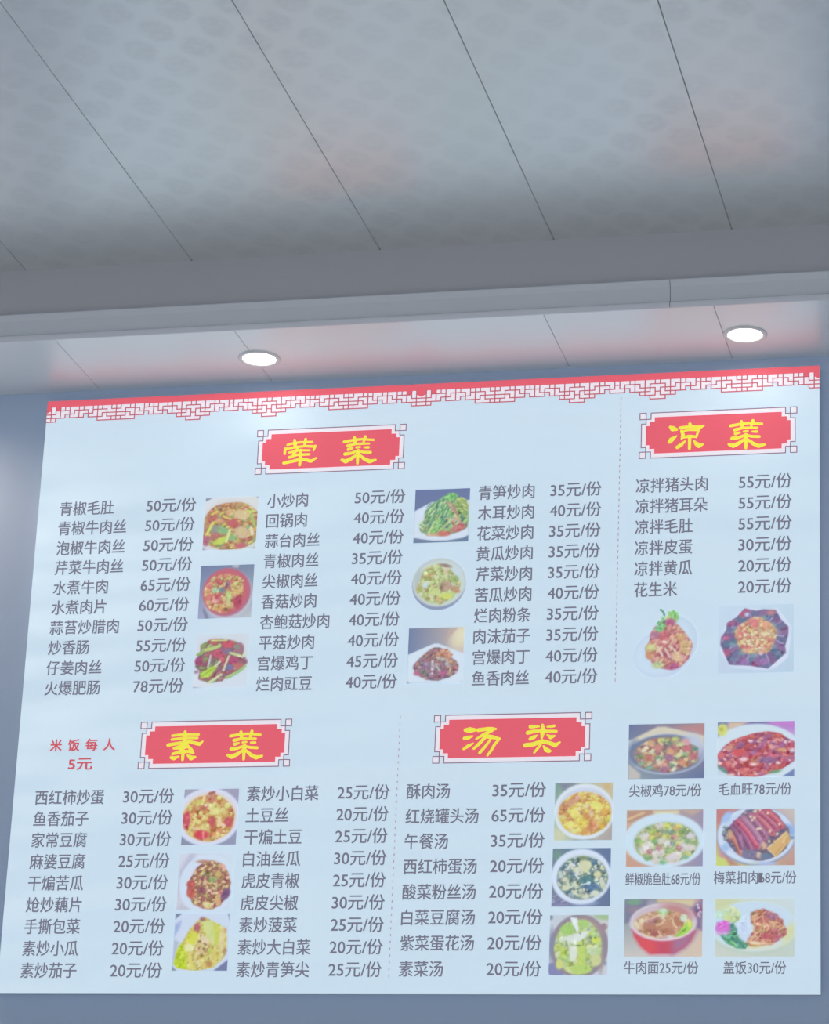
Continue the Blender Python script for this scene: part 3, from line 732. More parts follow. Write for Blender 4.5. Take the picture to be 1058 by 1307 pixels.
p.heap(p.dist(.66, .15, .13, .08)[0] < 1, 24, [(150, 210, 130), (120, 180, 120)], (.03, .05), (1.5, 3), (0, 60))
p.strip(.60, .24, .74, .46, .05, (185, 160, 135)); p.strip(.70, .30, .80, .52, .04, (175, 140, 130)); p.strip(.74, .55, .88, .66, .05, (200, 170, 150)); p.strip(.62, .56, .72, .60, .05, (215, 180, 165))
p.ell(.82, .74, .14, .07, (200, 120, 120), rot=-20); p.ell(.55, .84, .13, .05, (205, 120, 110)); p.ell(.34, .85, .10, .03, (215, 165, 140)); p.strip(.72, .62, .76, .74, .05, (205, 150, 140)); p.strip(.60, .72, .64, .60, .05, (110, 115, 140))
p.strip(.06, .64, .16, .74, .03, (200, 225, 195), FOOD); p.strip(.10, .60, .20, .68, .02, (190, 220, 180), FOOD); p.strip(.28, .82, .36, .62, .045, (190, 210, 140)); p.strip(.36, .78, .52, .58, .10, (150, 200, 120)); p.strip(.48, .44, .60, .42, .05, (125, 205, 160)); p.strip(.46, .52, .56, .52, .06, (95, 130, 140))
p.heap(p.dist(.42, .5, .26, .28)[0] < 1, 46, [(160, 205, 140), (120, 170, 135), (190, 212, 150), (105, 150, 130)], (.03, .045), (4, 8), (-70, -40), tone=8)
p.build('', 896.0, 1134.5, 'printed photo of green bean shreds heaped on a white plate')
# 5 cabbage in a round pale bowl, no background
p = Photo(124, 122, seed=15); p.crumbs = 140; p.grad(FILMC, FILMC, FILMC, FILMC)
p.ell(.49, .52, .495, .485, (140, 152, 180), PLATE); p.ell(.50, .475, .495, .465, (196, 204, 202), PLATE); p.ell(.52, .49, .44, .42, (202, 216, 210), PLATE)
p.ell(.13, .45, .08, .22, (184, 196, 196)); p.ell(.80, .30, .10, .12, (200, 216, 224))
m = p.poly([(.08, .60), (.15, .40), (.22, .22), (.36, .14), (.5, .12), (.68, .20), (.80, .36), (.90, .50), (.86, .62), (.74, .80), (.52, .90), (.36, .86), (.16, .74)], (195, 205, 145), FOOD, .02)
p.heap(m, 120, [(200, 212, 145), (190, 205, 150), (210, 215, 165), (180, 195, 125), (205, 215, 190), (185, 175, 125)], (.035, .075), (1, 2.2))
p.ell(.32, .34, .10, .04, (195, 170, 115), rot=-20); p.ell(.60, .16, .11, .035, (150, 130, 120), rot=12); p.ell(.56, .25, .04, .03, (160, 165, 110)); p.strip(.58, .22, .64, .33, .035, (225, 205, 180)); p.strip(.55, .2, .68, .22, .025, (225, 210, 190))
p.ell(.62, .55, .11, .09, (190, 160, 140)); p.ell(.55, .58, .04, .06, (150, 130, 105)); p.ell(.80, .62, .10, .05, (195, 150, 120), rot=30); p.ell(.78, .42, .08, .07, (160, 185, 120)); p.ell(.28, .40, .06, .04, (165, 175, 110))
p.ell(.64, .74, .12, .06, (208, 218, 115)); p.ell(.42, .66, .10, .07, (200, 212, 140)); p.ell(.16, .62, .06, .04, (175, 180, 115)); p.ell(.30, .78, .05, .04, (165, 155, 105)); p.ell(.48, .78, .04, .05, (205, 185, 130)); p.ell(.25, .52, .06, .06, (200, 215, 210))
p.keep &= (p.dist(.495, .50, .50, .505)[0] < 1); p.lab[p.lab == BG] = PLATE
p.build('', 897.0, 973.5, 'printed cut-out photo of a round bowl of stir-fried cabbage')
# 6 dark minced meat mound on a white square plate
p = Photo(S, 126.5, seed=16); p.grad((118, 132, 165), (205, 180, 165), (120, 138, 170), (190, 195, 215))
p.ell(.90, .22, .16, .20, (222, 208, 180), soft=.5); p.ell(.95, .14, .10, .14, (228, 222, 190), soft=.5); p.poly([(.78, .04), (.88, 0), (.66, .24)], (190, 165, 155), soft=.04)
p.poly([(0, .48), (.46, .29), (.54, .29), (1, .48), (1, 1), (0, 1)], (212, 226, 238), PLATE, .012)
p.poly([(0, 1), (0, .95), (.06, 1)], (150, 165, 185)); p.poly([(1, 1), (1, .96), (.94, 1)], (175, 190, 205))
m = p.poly([(.10, .72), (.12, .65), (.25, .52), (.36, .42), (.48, .36), (.58, .37), (.70, .44), (.76, .53), (.88, .62), (.92, .70), (.90, .82), (.76, .90), (.56, .96), (.36, .94), (.18, .85)], (160, 130, 140), FOOD, .015)
p.heap(m, 130, [(160, 125, 140), (150, 125, 140), (175, 130, 135), (140, 125, 140), (180, 145, 135), (150, 135, 125), (165, 115, 130)], (.03, .06), (1, 2.2))
p.heap(p.dist(.66, .50, .15, .12)[0] < 1, 24, [(200, 150, 125), (195, 135, 120), (205, 165, 130)], (.025, .05), (1, 2.5), (0, 60))
p.ell(.62, .57, .09, .025, (190, 190, 185), rot=15); p.ell(.72, .66, .04, .05, (185, 180, 185), rot=-30); p.strip(.50, .66, .60, .80, .035, (185, 185, 180)); p.ell(.65, .82, .06, .05, (185, 100, 145)); p.ell(.80, .64, .07, .03, (205, 170, 125), rot=30)
p.heap(p.dist(.45, .74, .03, .16)[0] < 1, 8, [(190, 185, 200)], (.025, .035), (1, 2)); p.ell(.3, .8, .05, .04, (130, 150, 130)); p.ell(.18, .82, .06, .04, (185, 110, 140)); p.ell(.88, .74, .03, .03, (200, 130, 120)); p.strip(.76, .82, .78, .74, .03, (205, 190, 150)); p.ell(.3, .68, .08, .08, (150, 125, 150))
p.build('', 895.0, 810.5, 'printed photo of dark minced meat mounded on a white square plate')
# 7 tomato and egg
p = Photo(S, S, seed=21); p.grad((165, 165, 185), (165, 160, 185), (140, 145, 170), (150, 155, 180))
p.ell(.46, .50, .60, .52, (214, 220, 240), PLATE); p.ell(.47, .50, .53, .46, (222, 214, 214), PLATE)
m = p.ell(.475, .52, .475, .415, (208, 165, 105), FOOD, wob=.015)
p.heap(m, 130, [(225, 205, 135), (220, 190, 115), (228, 215, 150), (205, 150, 95), (215, 205, 120), (195, 120, 85)], (.03, .07), (1, 2.4))
p.ell(.07, .55, .07, .16, (205, 85, 100), FOOD); p.ell(.36, .82, .13, .08, (215, 80, 95), rot=5); p.ell(.32, .81, .06, .05, (225, 75, 90)); p.ell(.36, .32, .09, .07, (190, 115, 90), rot=-30); p.ell(.54, .60, .08, .10, (200, 95, 95)); p.ell(.84, .60, .08, .09, (200, 95, 100), rot=-30)
p.ell(.50, .14, .09, .09, (195, 140, 115), FOOD); p.ell(.51, .20, .07, .05, (205, 130, 105), FOOD); p.strip(.47, .08, .55, .06, .05, (175, 110, 100), FOOD)
p.strip(.66, .52, .70, .64, .05, (240, 205, 170)); p.strip(.70, .62, .78, .66, .045, (235, 195, 165)); p.strip(.20, .70, .34, .72, .03, (240, 200, 165)); p.strip(.20, .5, .3, .6, .05, (230, 215, 140)); p.ell(.41, .29, .03, .025, (250, 220, 205)); p.ell(.58, .40, .10, .06, (225, 220, 140), rot=-20); p.ell(.42, .68, .10, .06, (225, 205, 135)); p.ell(.80, .30, .05, .05, (220, 215, 140)); p.ell(.3, .25, .08, .06, (215, 205, 120)); p.ell(.60, .82, .04, .04, (230, 165, 105)); p.ell(.70, .75, .05, .04, (220, 150, 110)); p.ell(.75, .42, .06, .04, (220, 195, 120))
p.ell(.04, .64, .03, .02, (235, 150, 155), FOOD); p.strip(.39, .78, .40, .88, .03, (235, 140, 140))
p.build('', 400.5, 453.0, 'printed photo of scrambled egg and tomato')
# 8 diced tofu and beans in red sauce
p = Photo(S, S, seed=22); p.grad((208, 214, 228), (206, 222, 234), (204, 204, 216), (206, 220, 234))
p.poly([(0, .62), (.02, .3), (.18, 0), (.3, 0), (.1, .4), (.03, .75)], (190, 190, 210), soft=.04); p.poly([(0, .98), (.08, .9), (.32, 1), (0, 1)], (195, 195, 208), soft=.02)
p.ell(.53, .55, .50, .52, (208, 222, 238), PLATE, rot=0); p.ell(.56, .57, .40, .44, (216, 218, 234), PLATE)
m = p.poly([(.18, .66), (.20, .50), (.32, .26), (.46, .16), (.60, .13), (.76, .18), (.90, .34), (.96, .52), (.94, .68), (.80, .92), (.64, 1), (.48, .98), (.30, .90)], (165, 110, 100), FOOD, .015)
p.heap(m, 120, [(170, 110, 105), (185, 140, 110), (200, 170, 125), (150, 95, 100), (210, 180, 140), (160, 130, 90)], (.025, .05), (1, 2.2), tone=14)
p.heap(m, 30, [(222, 200, 155), (225, 190, 160), (215, 195, 130)], (.025, .045), (1.2, 2.2), (-80, 20))
p.ell(.62, .47, .06, .055, (150, 175, 110)); p.ell(.50, .36, .08, .05, (140, 130, 100)); p.ell(.24, .55, .08, .07, (190, 95, 90)); p.ell(.25, .70, .08, .09, (200, 105, 95)); p.ell(.88, .73, .07, .11, (125, 90, 130), rot=30); p.ell(.56, .92, .09, .06, (225, 210, 150), rot=25)
p.strip(.40, .38, .46, .32, .05, (215, 195, 125), bend=.2); p.strip(.70, .82, .80, .68, .05, (220, 180, 110)); p.ell(.76, .85, .05, .08, (215, 170, 130)); p.ell(.44, .15, .12, .03, (190, 140, 120)); p.ell(.45, .66, .08, .05, (150, 90, 105)); p.ell(.78, .70, .03, .03, (215, 120, 140)); p.ell(.80, .24, .05, .04, (230, 175, 155), rot=30); p.ell(.72, .38, .05, .06, (200, 175, 110)); p.ell(.50, .53, .05, .045, (220, 190, 150))
p.lab[p.lab == BG] = BG
p.build('', 399.5, 309.0, 'printed photo of diced tofu in brown-red sauce on a white plate')
# 9 shredded cabbage, yellow green
p = Photo(S, S, seed=23); p.crumbs = 140; p.grad((190, 200, 232), (210, 222, 238), (196, 206, 222), (140, 150, 185))
p.poly([(0, 0), (.13, 0), (0, .10)], (125, 140, 160)); p.poly([(.94, 0), (1, 0), (1, .16)], (160, 175, 195)); p.poly([(1, .82), (1, 1), (.76, 1)], (120, 128, 165)); p.poly([(0, .92), (0, 1), (.1, 1)], (140, 155, 160))
p.poly([(0, .12), (.14, 0), (.93, 0), (1, .2), (1, .80), (.75, 1), (.1, 1), (0, .9)], (205, 217, 236), PLATE, .012); p.poly([(0, .2), (.12, .12), (.1, .25), (0, .42)], (165, 178, 220), soft=.03); p.poly([(0, .45), (.1, .5), (.02, .9), (0, .9)], (180, 190, 205), soft=.03)
m = p.poly([(.03, .88), (.06, .70), (.16, .50), (.28, .28), (.42, .12), (.56, .08), (.70, .14), (.88, .24), (.95, .36), (.97, .60), (.94, .76), (.74, .95), (.40, 1), (.12, .96)], (212, 205, 115), FOOD, .015)
p.heap(m, 130, [(220, 205, 130), (215, 215, 110), (225, 215, 160), (200, 180, 100), (210, 190, 120), (225, 220, 145)], (.03, .065), (1.5, 3.5), (-90, -30), tone=12)
p.heap(p.poly([(.03, .88), (.08, .62), (.16, .5), (.24, .7), (.28, .97), (.1, .95)], (200, 220, 60)), 30, [(200, 222, 55), (210, 225, 80), (185, 205, 60)], (.04, .07), (1, 2), (-90, -40), tone=8)
p.poly([(.48, .14), (.66, .12), (.78, .40), (.74, .58), (.60, .42)], (210, 218, 140), soft=.02); p.poly([(.7, .18), (.82, .2), (.84, .5), (.76, .6)], (205, 210, 95), soft=.02); p.ell(.50, .10, .05, .04, (165, 120, 110), FOOD); p.ell(.41, .25, .055, .09, (180, 95, 110), rot=10); p.ell(.41, .26, .02, .03, (205, 110, 125))
p.ell(.33, .44, .09, .14, (218, 218, 85), rot=25); p.ell(.29, .60, .08, .07, (228, 228, 165)); p.ell(.55, .48, .09, .08, (225, 205, 165)); p.ell(.50, .65, .08, .06, (220, 190, 140)); p.heap(p.dist(.52, .60, .12, .16)[0] < 1, 14, [(160, 130, 90), (225, 205, 160)], (.02, .035)); p.ell(.92, .30, .03, .05, (205, 170, 120)); p.ell(.93, .66, .04, .06, (175, 140, 100)); p.ell(.68, .88, .07, .05, (195, 145, 90), rot=-30); p.ell(.87, .48, .05, .20, (222, 205, 150)); p.ell(.75, .75, .06, .14, (215, 200, 110)); p.strip(.5, .8, .58, .95, .04, (225, 200, 110)); p.strip(.3, .7, .36, .95, .05, (225, 215, 110)); p.ell(.67, .66, .04, .04, (190, 195, 90))
p.build('', 398.5, 175.5, 'printed photo of yellow-green shredded cabbage')
# 10 egg flower soup
p = Photo(S, S, seed=31); p.grad((125, 160, 150), (205, 200, 165), (195, 210, 185), (175, 165, 165))
p.poly([(.08, 0), (.38, 0), (.14, .12)], (135, 135, 160), soft=.04); p.poly([(.6, 0), (1, 0), (1, .24), (.78, .06)], (205, 190, 155), soft=.03); p.poly([(.86, .02), (.94, .02), (.94, .12), (.86, .10)], (210, 180, 130), soft=.03); p.poly([(.04, .78), (.2, .9), (.14, 1), (0, 1), (0, .85)], (210, 210, 175), soft=.04); p.poly([(.30, 1), (.7, 1), (.5, .94)], (145, 165, 165))
p.ell(.51, .50, .52, .485, (220, 229, 238), PLATE); p.ell(.52, .50, .475, .42, (204, 212, 228), PLATE)
m = p.ell(.525, .535, .455, .375, (222, 195, 110), FOOD)
p.heap(m, 170, [(232, 215, 115), (228, 195, 110), (215, 165, 105), (230, 210, 150), (225, 220, 110), (205, 155, 100)], (.03, .06), (1, 2.2))
p.ell(.30, .33, .13, .06, (210, 160, 125), rot=-25); p.ell(.18, .42, .06, .09, (205, 150, 115)); p.ell(.64, .75, .06, .13, (205, 140, 100)); p.ell(.69, .73, .035, .10, (225, 160, 120)); p.ell(.34, .52, .07, .09, (235, 225, 125)); p.ell(.28, .72, .08, .05, (232, 225, 125)); p.ell(.72, .40, .11, .07, (228, 226, 120), rot=20); p.ell(.87, .50, .06, .06, (228, 180, 90)); p.ell(.55, .40, .05, .04, (232, 215, 170)); p.ell(.63, .53, .04, .06, (230, 205, 165)); p.ell(.5, .70, .09, .08, (228, 205, 100)); p.ell(.53, .85, .08, .05, (215, 165, 95)); p.ell(.55, .57, .06, .05, (210, 150, 95)); p.ell(.40, .25, .05, .04, (225, 175, 150)); p.ell(.35, .84, .06, .04, (225, 225, 145)); p.ell(.9, .68, .04, .03, (185, 165, 90)); p.ell(.83, .76, .04, .04, (225, 180, 80))
p.build('', 1233.5, 454.0, 'printed photo of orange egg soup in a white bowl')
# 11 seaweed tofu soup
p = Photo(S, S, seed=32); p.grad((118, 140, 150), (105, 122, 160), (130, 135, 165), (105, 122, 155))
p.ell(.08, .12, .07, .09, (120, 155, 145), soft=.3); p.heap(p.dist(.10, .92, .20, .14)[0] < 1, 16, [(175, 175, 200), (125, 130, 165), (150, 150, 180)], (.03, .05), (4, 6), (-20, -5), tone=2)
p.ell(.56, .94, .22, .05, (150, 165, 195)); p.ell(.50, .485, .515, .475, (214, 226, 243), PLATE); p.ell(.52, .50, .44, .40, (204, 216, 222), PLATE)
m = p.ell(.52, .51, .43, .37, (120, 145, 150), FOOD)
p.heap(m, 110, [(110, 135, 150), (125, 150, 145), (95, 125, 150), (150, 170, 150), (120, 135, 120), (140, 160, 165)], (.035, .07), (1, 2.2))
p.heap(m, 42, [(210, 218, 190), (220, 224, 205), (205, 212, 170), (215, 222, 215)], (.022, .045), (1, 2.6))
p.ell(.56, .31, .11, .10, (214, 216, 175), rot=-20); p.ell(.44, .38, .08, .06, (214, 222, 200)); p.strip(.30, .28, .38, .30, .035, (225, 230, 230), bend=-.3); p.strip(.40, .45, .46, .52, .03, (232, 236, 235)); p.ell(.78, .46, .06, .07, (215, 212, 165)); p.ell(.87, .62, .05, .11, (208, 214, 190), rot=-15); p.ell(.74, .78, .08, .05, (215, 218, 200)); p.ell(.58, .82, .08, .05, (210, 215, 190)); p.ell(.40, .64, .08, .04, (205, 220, 190), rot=30); p.ell(.24, .68, .07, .05, (210, 215, 180)); p.strip(.36, .74, .44, .79, .04, (225, 230, 205), bend=.2); p.ell(.68, .66, .12, .06, (90, 120, 155)); p.ell(.60, .55, .13, .08, (95, 135, 140)); p.ell(.22, .54, .06, .04, (212, 214, 190)); p.strip(.5, .63, .64, .60, .02, (215, 225, 235)); p.ell(.63, .60, .03, .03, (215, 230, 235)); p.ell(.14, .44, .04, .06, (190, 205, 195)); p.ell(.53, .17, .07, .03, (130, 150, 110))
p.build('', 1232.0, 311.5, 'printed photo of dark green tofu soup in a white bowl')
# 12 cabbage soup in a dark clay pot
p = Photo(S, 128, seed=33); p.crumbs = 120; p.grad((200, 208, 220), (185, 195, 190), (200, 206, 220), (205, 208, 220))
p.poly([(.76, 0), (1, 0), (1, .10), (.8, .08)], (165, 195, 145), soft=.03); p.poly([(.72, .06), (1, .1), (1, .3), (.9, .3)], (205, 205, 205), soft=.03); p.ell(.92, .20, .06, .06, (165, 140, 150)); p.ell(.02, .04, .03, .04, (140, 150, 160)); p.ell(.95, .80, .03, .04, (150, 155, 170))
p.ell(.12, .92, .16, .12, (135, 138, 180), PLATE, rot=35)
p.ell(.51, .52, .495, .53, (150, 138, 150), PLATE); p.ell(.70, .20, .20, .10, (178, 150, 148), rot=35, soft=.3); p.ell(.88, .70, .05, .25, (165, 150, 150), soft=.3); p.ell(.04, .5, .05, .25, (140, 142, 165), soft=.3)
m = p.ell(.49, .53, .40, .455, (190, 208, 145), FOOD)
p.heap(m, 110, [(185, 210, 140), (170, 200, 125), (205, 215, 160), (195, 210, 120), (200, 215, 185), (175, 195, 150)], (.04, .08), (1, 2.2))
p.poly([(.34, .04), (.46, .05), (.50, .26), (.46, .28)], (225, 235, 240), FOOD, .012); p.ell(.30, .24, .12, .09, (165, 205, 115)); p.ell(.58, .15, .10, .07, (175, 208, 125)); p.poly([(.22, .38), (.55, .28), (.70, .24), (.62, .36), (.45, .50)], (220, 228, 220), soft=.02); p.poly([(.34, .52), (.48, .50), (.50, .70), (.36, .78)], (220, 226, 210), soft=.02); p.poly([(.48, .45), (.60, .42), (.62, .95), (.50, .85)], (196, 216, 112), soft=.02); p.ell(.79, .42, .07, .05, (205, 220, 90)); p.ell(.24, .62, .06, .10, (190, 212, 105)); p.ell(.28, .62, .02, .04, (150, 170, 80)); p.strip(.29, .44, .31, .52, .025, (140, 160, 120)); p.strip(.57, .42, .58, .50, .02, (130, 155, 90)); p.ell(.50, .51, .05, .012, (110, 130, 95)); p.ell(.70, .38, .03, .02, (125, 145, 110), rot=30); p.ell(.78, .38, .015, .015, (115, 140, 85)); p.ell(.66, .25, .03, .02, (160, 175, 170)); p.ell(.80, .75, .09, .10, (205, 210, 150)); p.ell(.55, .90, .18, .08, (185, 212, 115)); p.ell(.75, .60, .10, .07, (195, 212, 165)); p.ell(.18, .82, .06, .08, (210, 215, 130)); p.ell(.52, .31, .015, .015, (120, 140, 130))
p.build('', 1230.0, 168.0, 'printed photo of pale green soup in a dark clay pot')
# 13 cold pork head meat with coriander, plate without background
p = Photo(142.5, 160, seed=41); p.grad(FILMC, FILMC, FILMC, FILMC)
p.ell(.46, .66, .46, .34, (198, 214, 234), PLATE, rot=-18); p.ell(.62, .48, .38, .36, (197, 214, 232), PLATE); p.ell(.45, .66, .41, .28, (202, 222, 238), PLATE, rot=-18); p.ell(.60, .50, .33, .33, (200, 220, 236), PLATE)
m = p.poly([(.19, .58), (.26, .48), (.28, .38), (.34, .28), (.46, .25), (.56, .20), (.70, .27), (.80, .38), (.90, .50), (.92, .58), (.86, .74), (.74, .85), (.60, .89), (.45, .87), (.32, .80), (.22, .70)], (195, 130, 130), FOOD, .012)
p.heap(m, 150, [(200, 130, 130), (185, 110, 130), (215, 165, 150), (205, 145, 130), (190, 120, 120), (220, 180, 150)], (.025, .055), (1.3, 3), (-100, -40))
p.ell(.28, .58, .08, .06, (205, 205, 140)); p.ell(.27, .68, .07, .06, (205, 150, 120)); p.ell(.80, .58, .08, .10, (205, 175, 125), rot=-20); p.ell(.69, .72, .10, .06, (220, 185, 150), rot=20); p.ell(.60, .84, .12, .05, (185, 100, 140)); p.ell(.40, .82, .10, .05, (190, 200, 150)); p.ell(.52, .80, .06, .05, (205, 145, 130)); p.ell(.62, .46, .03, .07, (225, 170, 150), rot=-10); p.ell(.73, .44, .07, .04, (215, 170, 120)); p.ell(.46, .42, .10, .06, (200, 110, 120)); p.ell(.34, .40, .07, .06, (180, 125, 145))
for q in ((.42, .60, .46, .70), (.50, .60, .58, .72), (.38, .56, .44, .66), (.56, .56, .66, .64)): p.strip(*q, .03, (230, 205, 185))
p.ell(.85, .60, .04, .015, (240, 205, 200)); p.ell(.50, .50, .03, .025, (240, 195, 180)); p.ell(.80, .72, .03, .03, (230, 170, 170)); p.ell(.74, .40, .025, .02, (240, 205, 165))
p.poly([(.32, .32), (.44, .22), (.43, .12), (.48, .16), (.52, .24), (.48, .34), (.40, .36)], (130, 190, 130), FOOD, .012); p.strip(.42, .04, .48, .12, .04, (110, 160, 140), FOOD, -.2); p.ell(.61, .12, .09, .07, (150, 205, 130), FOOD, wob=.15, k=6); p.ell(.66, .16, .04, .06, (145, 200, 125), FOOD); p.ell(.53, .16, .03, .04, (205, 215, 130), FOOD); p.ell(.57, .22, .08, .05, (190, 105, 140), FOOD); p.heap(p.dist(.43, .24, .08, .07)[0] < 1, 8, [(120, 180, 125), (150, 210, 140)], (.02, .04))
p.keep &= p.lab != BG
p.lab[p.lab == BG] = PLATE
p.build('', 1395.5, 844.0, 'printed cut-out photo of cold pork slices topped with coriander')
# 14 cold fanned dark slices with chopped chilli, fluted bowl
p = Photo(162.5, 152, seed=42); p.crumbs = 120; p.grad((200, 218, 236), (194, 215, 230), (196, 212, 230), (186, 208, 226))
rimp = [(.10, .30), (.26, .10), (.40, .02), (.58, .06), (.78, .04), (.86, .16), (.97, .32), (.95, .56), (.92, .76), (.78, .90), (.66, .95), (.40, .92), (.16, .88), (.03, .66), (.02, .48)]
p.poly([(x, y + .015) for x, y in rimp], (216, 224, 242), PLATE, .015)
inn = [(.11, .36), (.12, .26), (.25, .17), (.35, .05), (.50, .09), (.60, .07), (.76, .08), (.82, .22), (.93, .34), (.92, .48), (.88, .62), (.90, .72), (.76, .84), (.66, .94), (.42, .89), (.15, .87), (.10, .74), (.03, .58), (.04, .46)]
m = p.poly(inn, (125, 115, 150), FOOD, .012)
p.heap(m, 60, [(130, 110, 150), (115, 115, 150), (135, 125, 165), (150, 110, 145), (110, 125, 150)], (.05, .09), (1, 2))
c0 = p.c.copy()
for k in range(22):
    a = k * 2 * math.pi / 22 + .1
    x1, y1 = .50 + .40 * math.cos(a), .50 + .42 * math.sin(a)
    p.strip(.50 + .24 * math.cos(a), .47 + .24 * math.sin(a), x1, y1, .085, [(118, 120, 155), (145, 115, 155), (105, 122, 150), (132, 105, 145)][k % 4], bend=.05)
    if k % 3 == 0: p.strip(.50 + .26 * math.cos(a + .12), .47 + .26 * math.sin(a + .12), .50 + .37 * math.cos(a + .12), .50 + .38 * math.sin(a + .12), .018, (180, 165, 205))
p.ell(.33, .12, .07, .05, (180, 100, 130), rot=-40); p.ell(.70, .12, .06, .04, (195, 130, 140)); p.ell(.10, .48, .05, .03, (195, 110, 150)); p.ell(.11, .70, .05, .05, (180, 95, 130), rot=40); p.ell(.16, .26, .06, .04, (170, 105, 140), rot=-30); p.ell(.48, .88, .05, .04, (150, 90, 130)); p.ell(.60, .84, .06, .05, (165, 125, 180)); p.ell(.35, .85, .05, .07, (160, 120, 175), rot=30)
for x, y in ((.20, .58), (.25, .36), (.72, .30), (.76, .40), (.72, .62), (.48, .74), (.33, .70), (.60, .20)): p.ell(x, y, .05, .04, (130, 155, 170), wob=.1)
p.c = c0 + (p.c - c0) * m[..., None]                 # the slices end at the fluted lip
core = np.clip(1.15 - p.dist(.50, .46, .25, .25)[0] * (1 + .05 * np.sin(5 * np.arctan2(p.Y - .46, p.U - .5))), 0, 1) * 8
core = np.clip(core, 0, 1); p.put(core, (205, 175, 145))
p.heap(core, 130, [(228, 205, 160), (220, 170, 145), (205, 130, 125), (225, 195, 135), (215, 150, 130), (195, 185, 140)], (.02, .04), (1, 1.8))
p.ell(.48, .27, .06, .07, (220, 130, 130)); p.ell(.63, .30, .07, .05, (225, 165, 130)); p.ell(.33, .42, .06, .05, (215, 130, 130)); p.ell(.40, .60, .06, .05, (205, 120, 120)); p.ell(.61, .43, .04, .04, (230, 215, 170)); p.ell(.57, .72, .025, .025, (230, 195, 205)); p.heap(p.dist(.5, .46, .22, .2)[0] < 1, 26, [(235, 215, 165), (230, 195, 150), (235, 225, 190)], (.015, .026), (1, 1.6)); p.ell(.38, .14, .03, .03, (190, 200, 230))
p.build('', 1581.7, 842.0, 'printed photo of dark cold slices fanned around chopped chilli')
SW, SH = 163.5, 120.5
# 15 pepper chicken in a dark pan
p = Photo(SW, SH, seed=51); p.crumbs = 150; p.grad((112, 122, 160), (180, 145, 145), (150, 165, 170), (105, 120, 160))
p.poly([(0, .30), (.38, .05), (.48, .05), (1, .22), (1, .5), (0, .5)], (214, 206, 185), soft=.02); p.poly([(.62, .06), (1, .04), (1, .22)], (190, 140, 140), soft=.03); p.poly([(0, .3), (.2, .3), (.05, .6), (0, .6)], (205, 218, 222), soft=.03); p.poly([(0, .72), (.16, .9), (.16, 1), (0, 1)], (195, 190, 185), soft=.02)
p.ell(.50, .55, .505, .37, (190, 200, 218), PLATE); p.ell(.50, .545, .49, .35, (125, 132, 155), PLATE); p.ell(.86, .42, .13, .22, (190, 200, 222), rot=-30, soft=.2); p.ell(.08, .5, .08, .2, (118, 130, 160), soft=.2)
m = p.ell(.50, .56, .42, .315, (165, 140, 135), FOOD, wob=.03)
p.heap(m, 110, [(200, 150, 130), (175, 125, 130), (205, 185, 140), (150, 165, 130), (190, 140, 125), (140, 130, 140), (215, 205, 170)], (.025, .05), (1, 2))
for x, y, c in ((.56, .50, (220, 165, 125)), (.27, .61, (195, 125, 115)), (.45, .72, (215, 160, 135)), (.72, .72, (215, 150, 125)), (.77, .46, (205, 120, 125)), (.40, .44, (205, 140, 130)), (.86, .60, (195, 120, 130)), (.55, .62, (165, 115, 145)), (.48, .83, (170, 120, 145)), (.30, .36, (205, 165, 130)), (.60, .42, (190, 130, 130)), (.76, .34, (215, 165, 170))): p.ell(x, y, .055, .06, c, rot=20, wob=.08)
for x, y, c in ((.20, .48, (220, 215, 185)), (.31, .50, (220, 222, 185)), (.66, .58, (218, 222, 150)), (.68, .38, (205, 215, 150)), (.60, .83, (220, 225, 205)), (.42, .70, (230, 205, 185))): p.ell(x, y, .04, .035, c, rot=-30)
for x, y, c in ((.41, .62, (125, 165, 135)), (.75, .57, (155, 185, 140)), (.27, .80, (130, 170, 150)), (.58, .76, (140, 165, 145)), (.88, .46, (120, 155, 140)), (.50, .30, (160, 180, 120)), (.55, .36, (125, 140, 120)), (.62, .28, (190, 205, 125)), (.42, .30, (200, 205, 130)), (.17, .72, (150, 175, 150))): p.ell(x, y, .04, .04, c)
p.build('', 1391.0, 581.0, 'printed photo of pepper chicken in a dark round pan')
# 16 red duck blood stew on a white oval plate
p = Photo(SW, SH, seed=52); p.crumbs = 150; p.grad((120, 130, 170), (190, 130, 205), (205, 222, 234), (205, 222, 234))
p.poly([(.14, 0), (.40, 0), (.3, .08), (.12, .16)], (215, 190, 165), soft=.03); p.poly([(.68, 0), (1, 0), (1, .13), (.7, .05)], (195, 130, 205), soft=.02); p.poly([(.4, 0), (.66, 0), (.6, .05), (.45, .05)], (120, 125, 165), soft=.03)
p.ell(.50, .56, .60, .52, (208, 224, 234), PLATE); p.ell(.06, .14, .07, .11, (215, 218, 125), BG, rot=10); p.ell(.05, .13, .03, .04, (190, 190, 90)); p.poly([(1, .86), (1, 1), (.84, 1)], (118, 135, 180), BG)
m = p.poly([(0, .62), (.04, .52), (.10, .42), (.20, .33), (.40, .24), (.52, .20), (.66, .18), (.82, .22), (.88, .29), (1, .38), (1, .72), (.86, .84), (.70, .93), (.52, 1), (.34, .985), (.16, .97), (.04, .84), (0, .78)], (196, 105, 120), FOOD, .012)
p.heap(m, 120, [(205, 105, 115), (190, 95, 120), (180, 110, 140), (210, 120, 115), (165, 105, 145), (200, 100, 105)], (.04, .08), (1, 2.6), (-40, 40), tone=12)
p.heap(m, 26, [(225, 165, 160), (220, 190, 190), (215, 155, 140)], (.015, .03), (1.2, 3), (-30, 60))
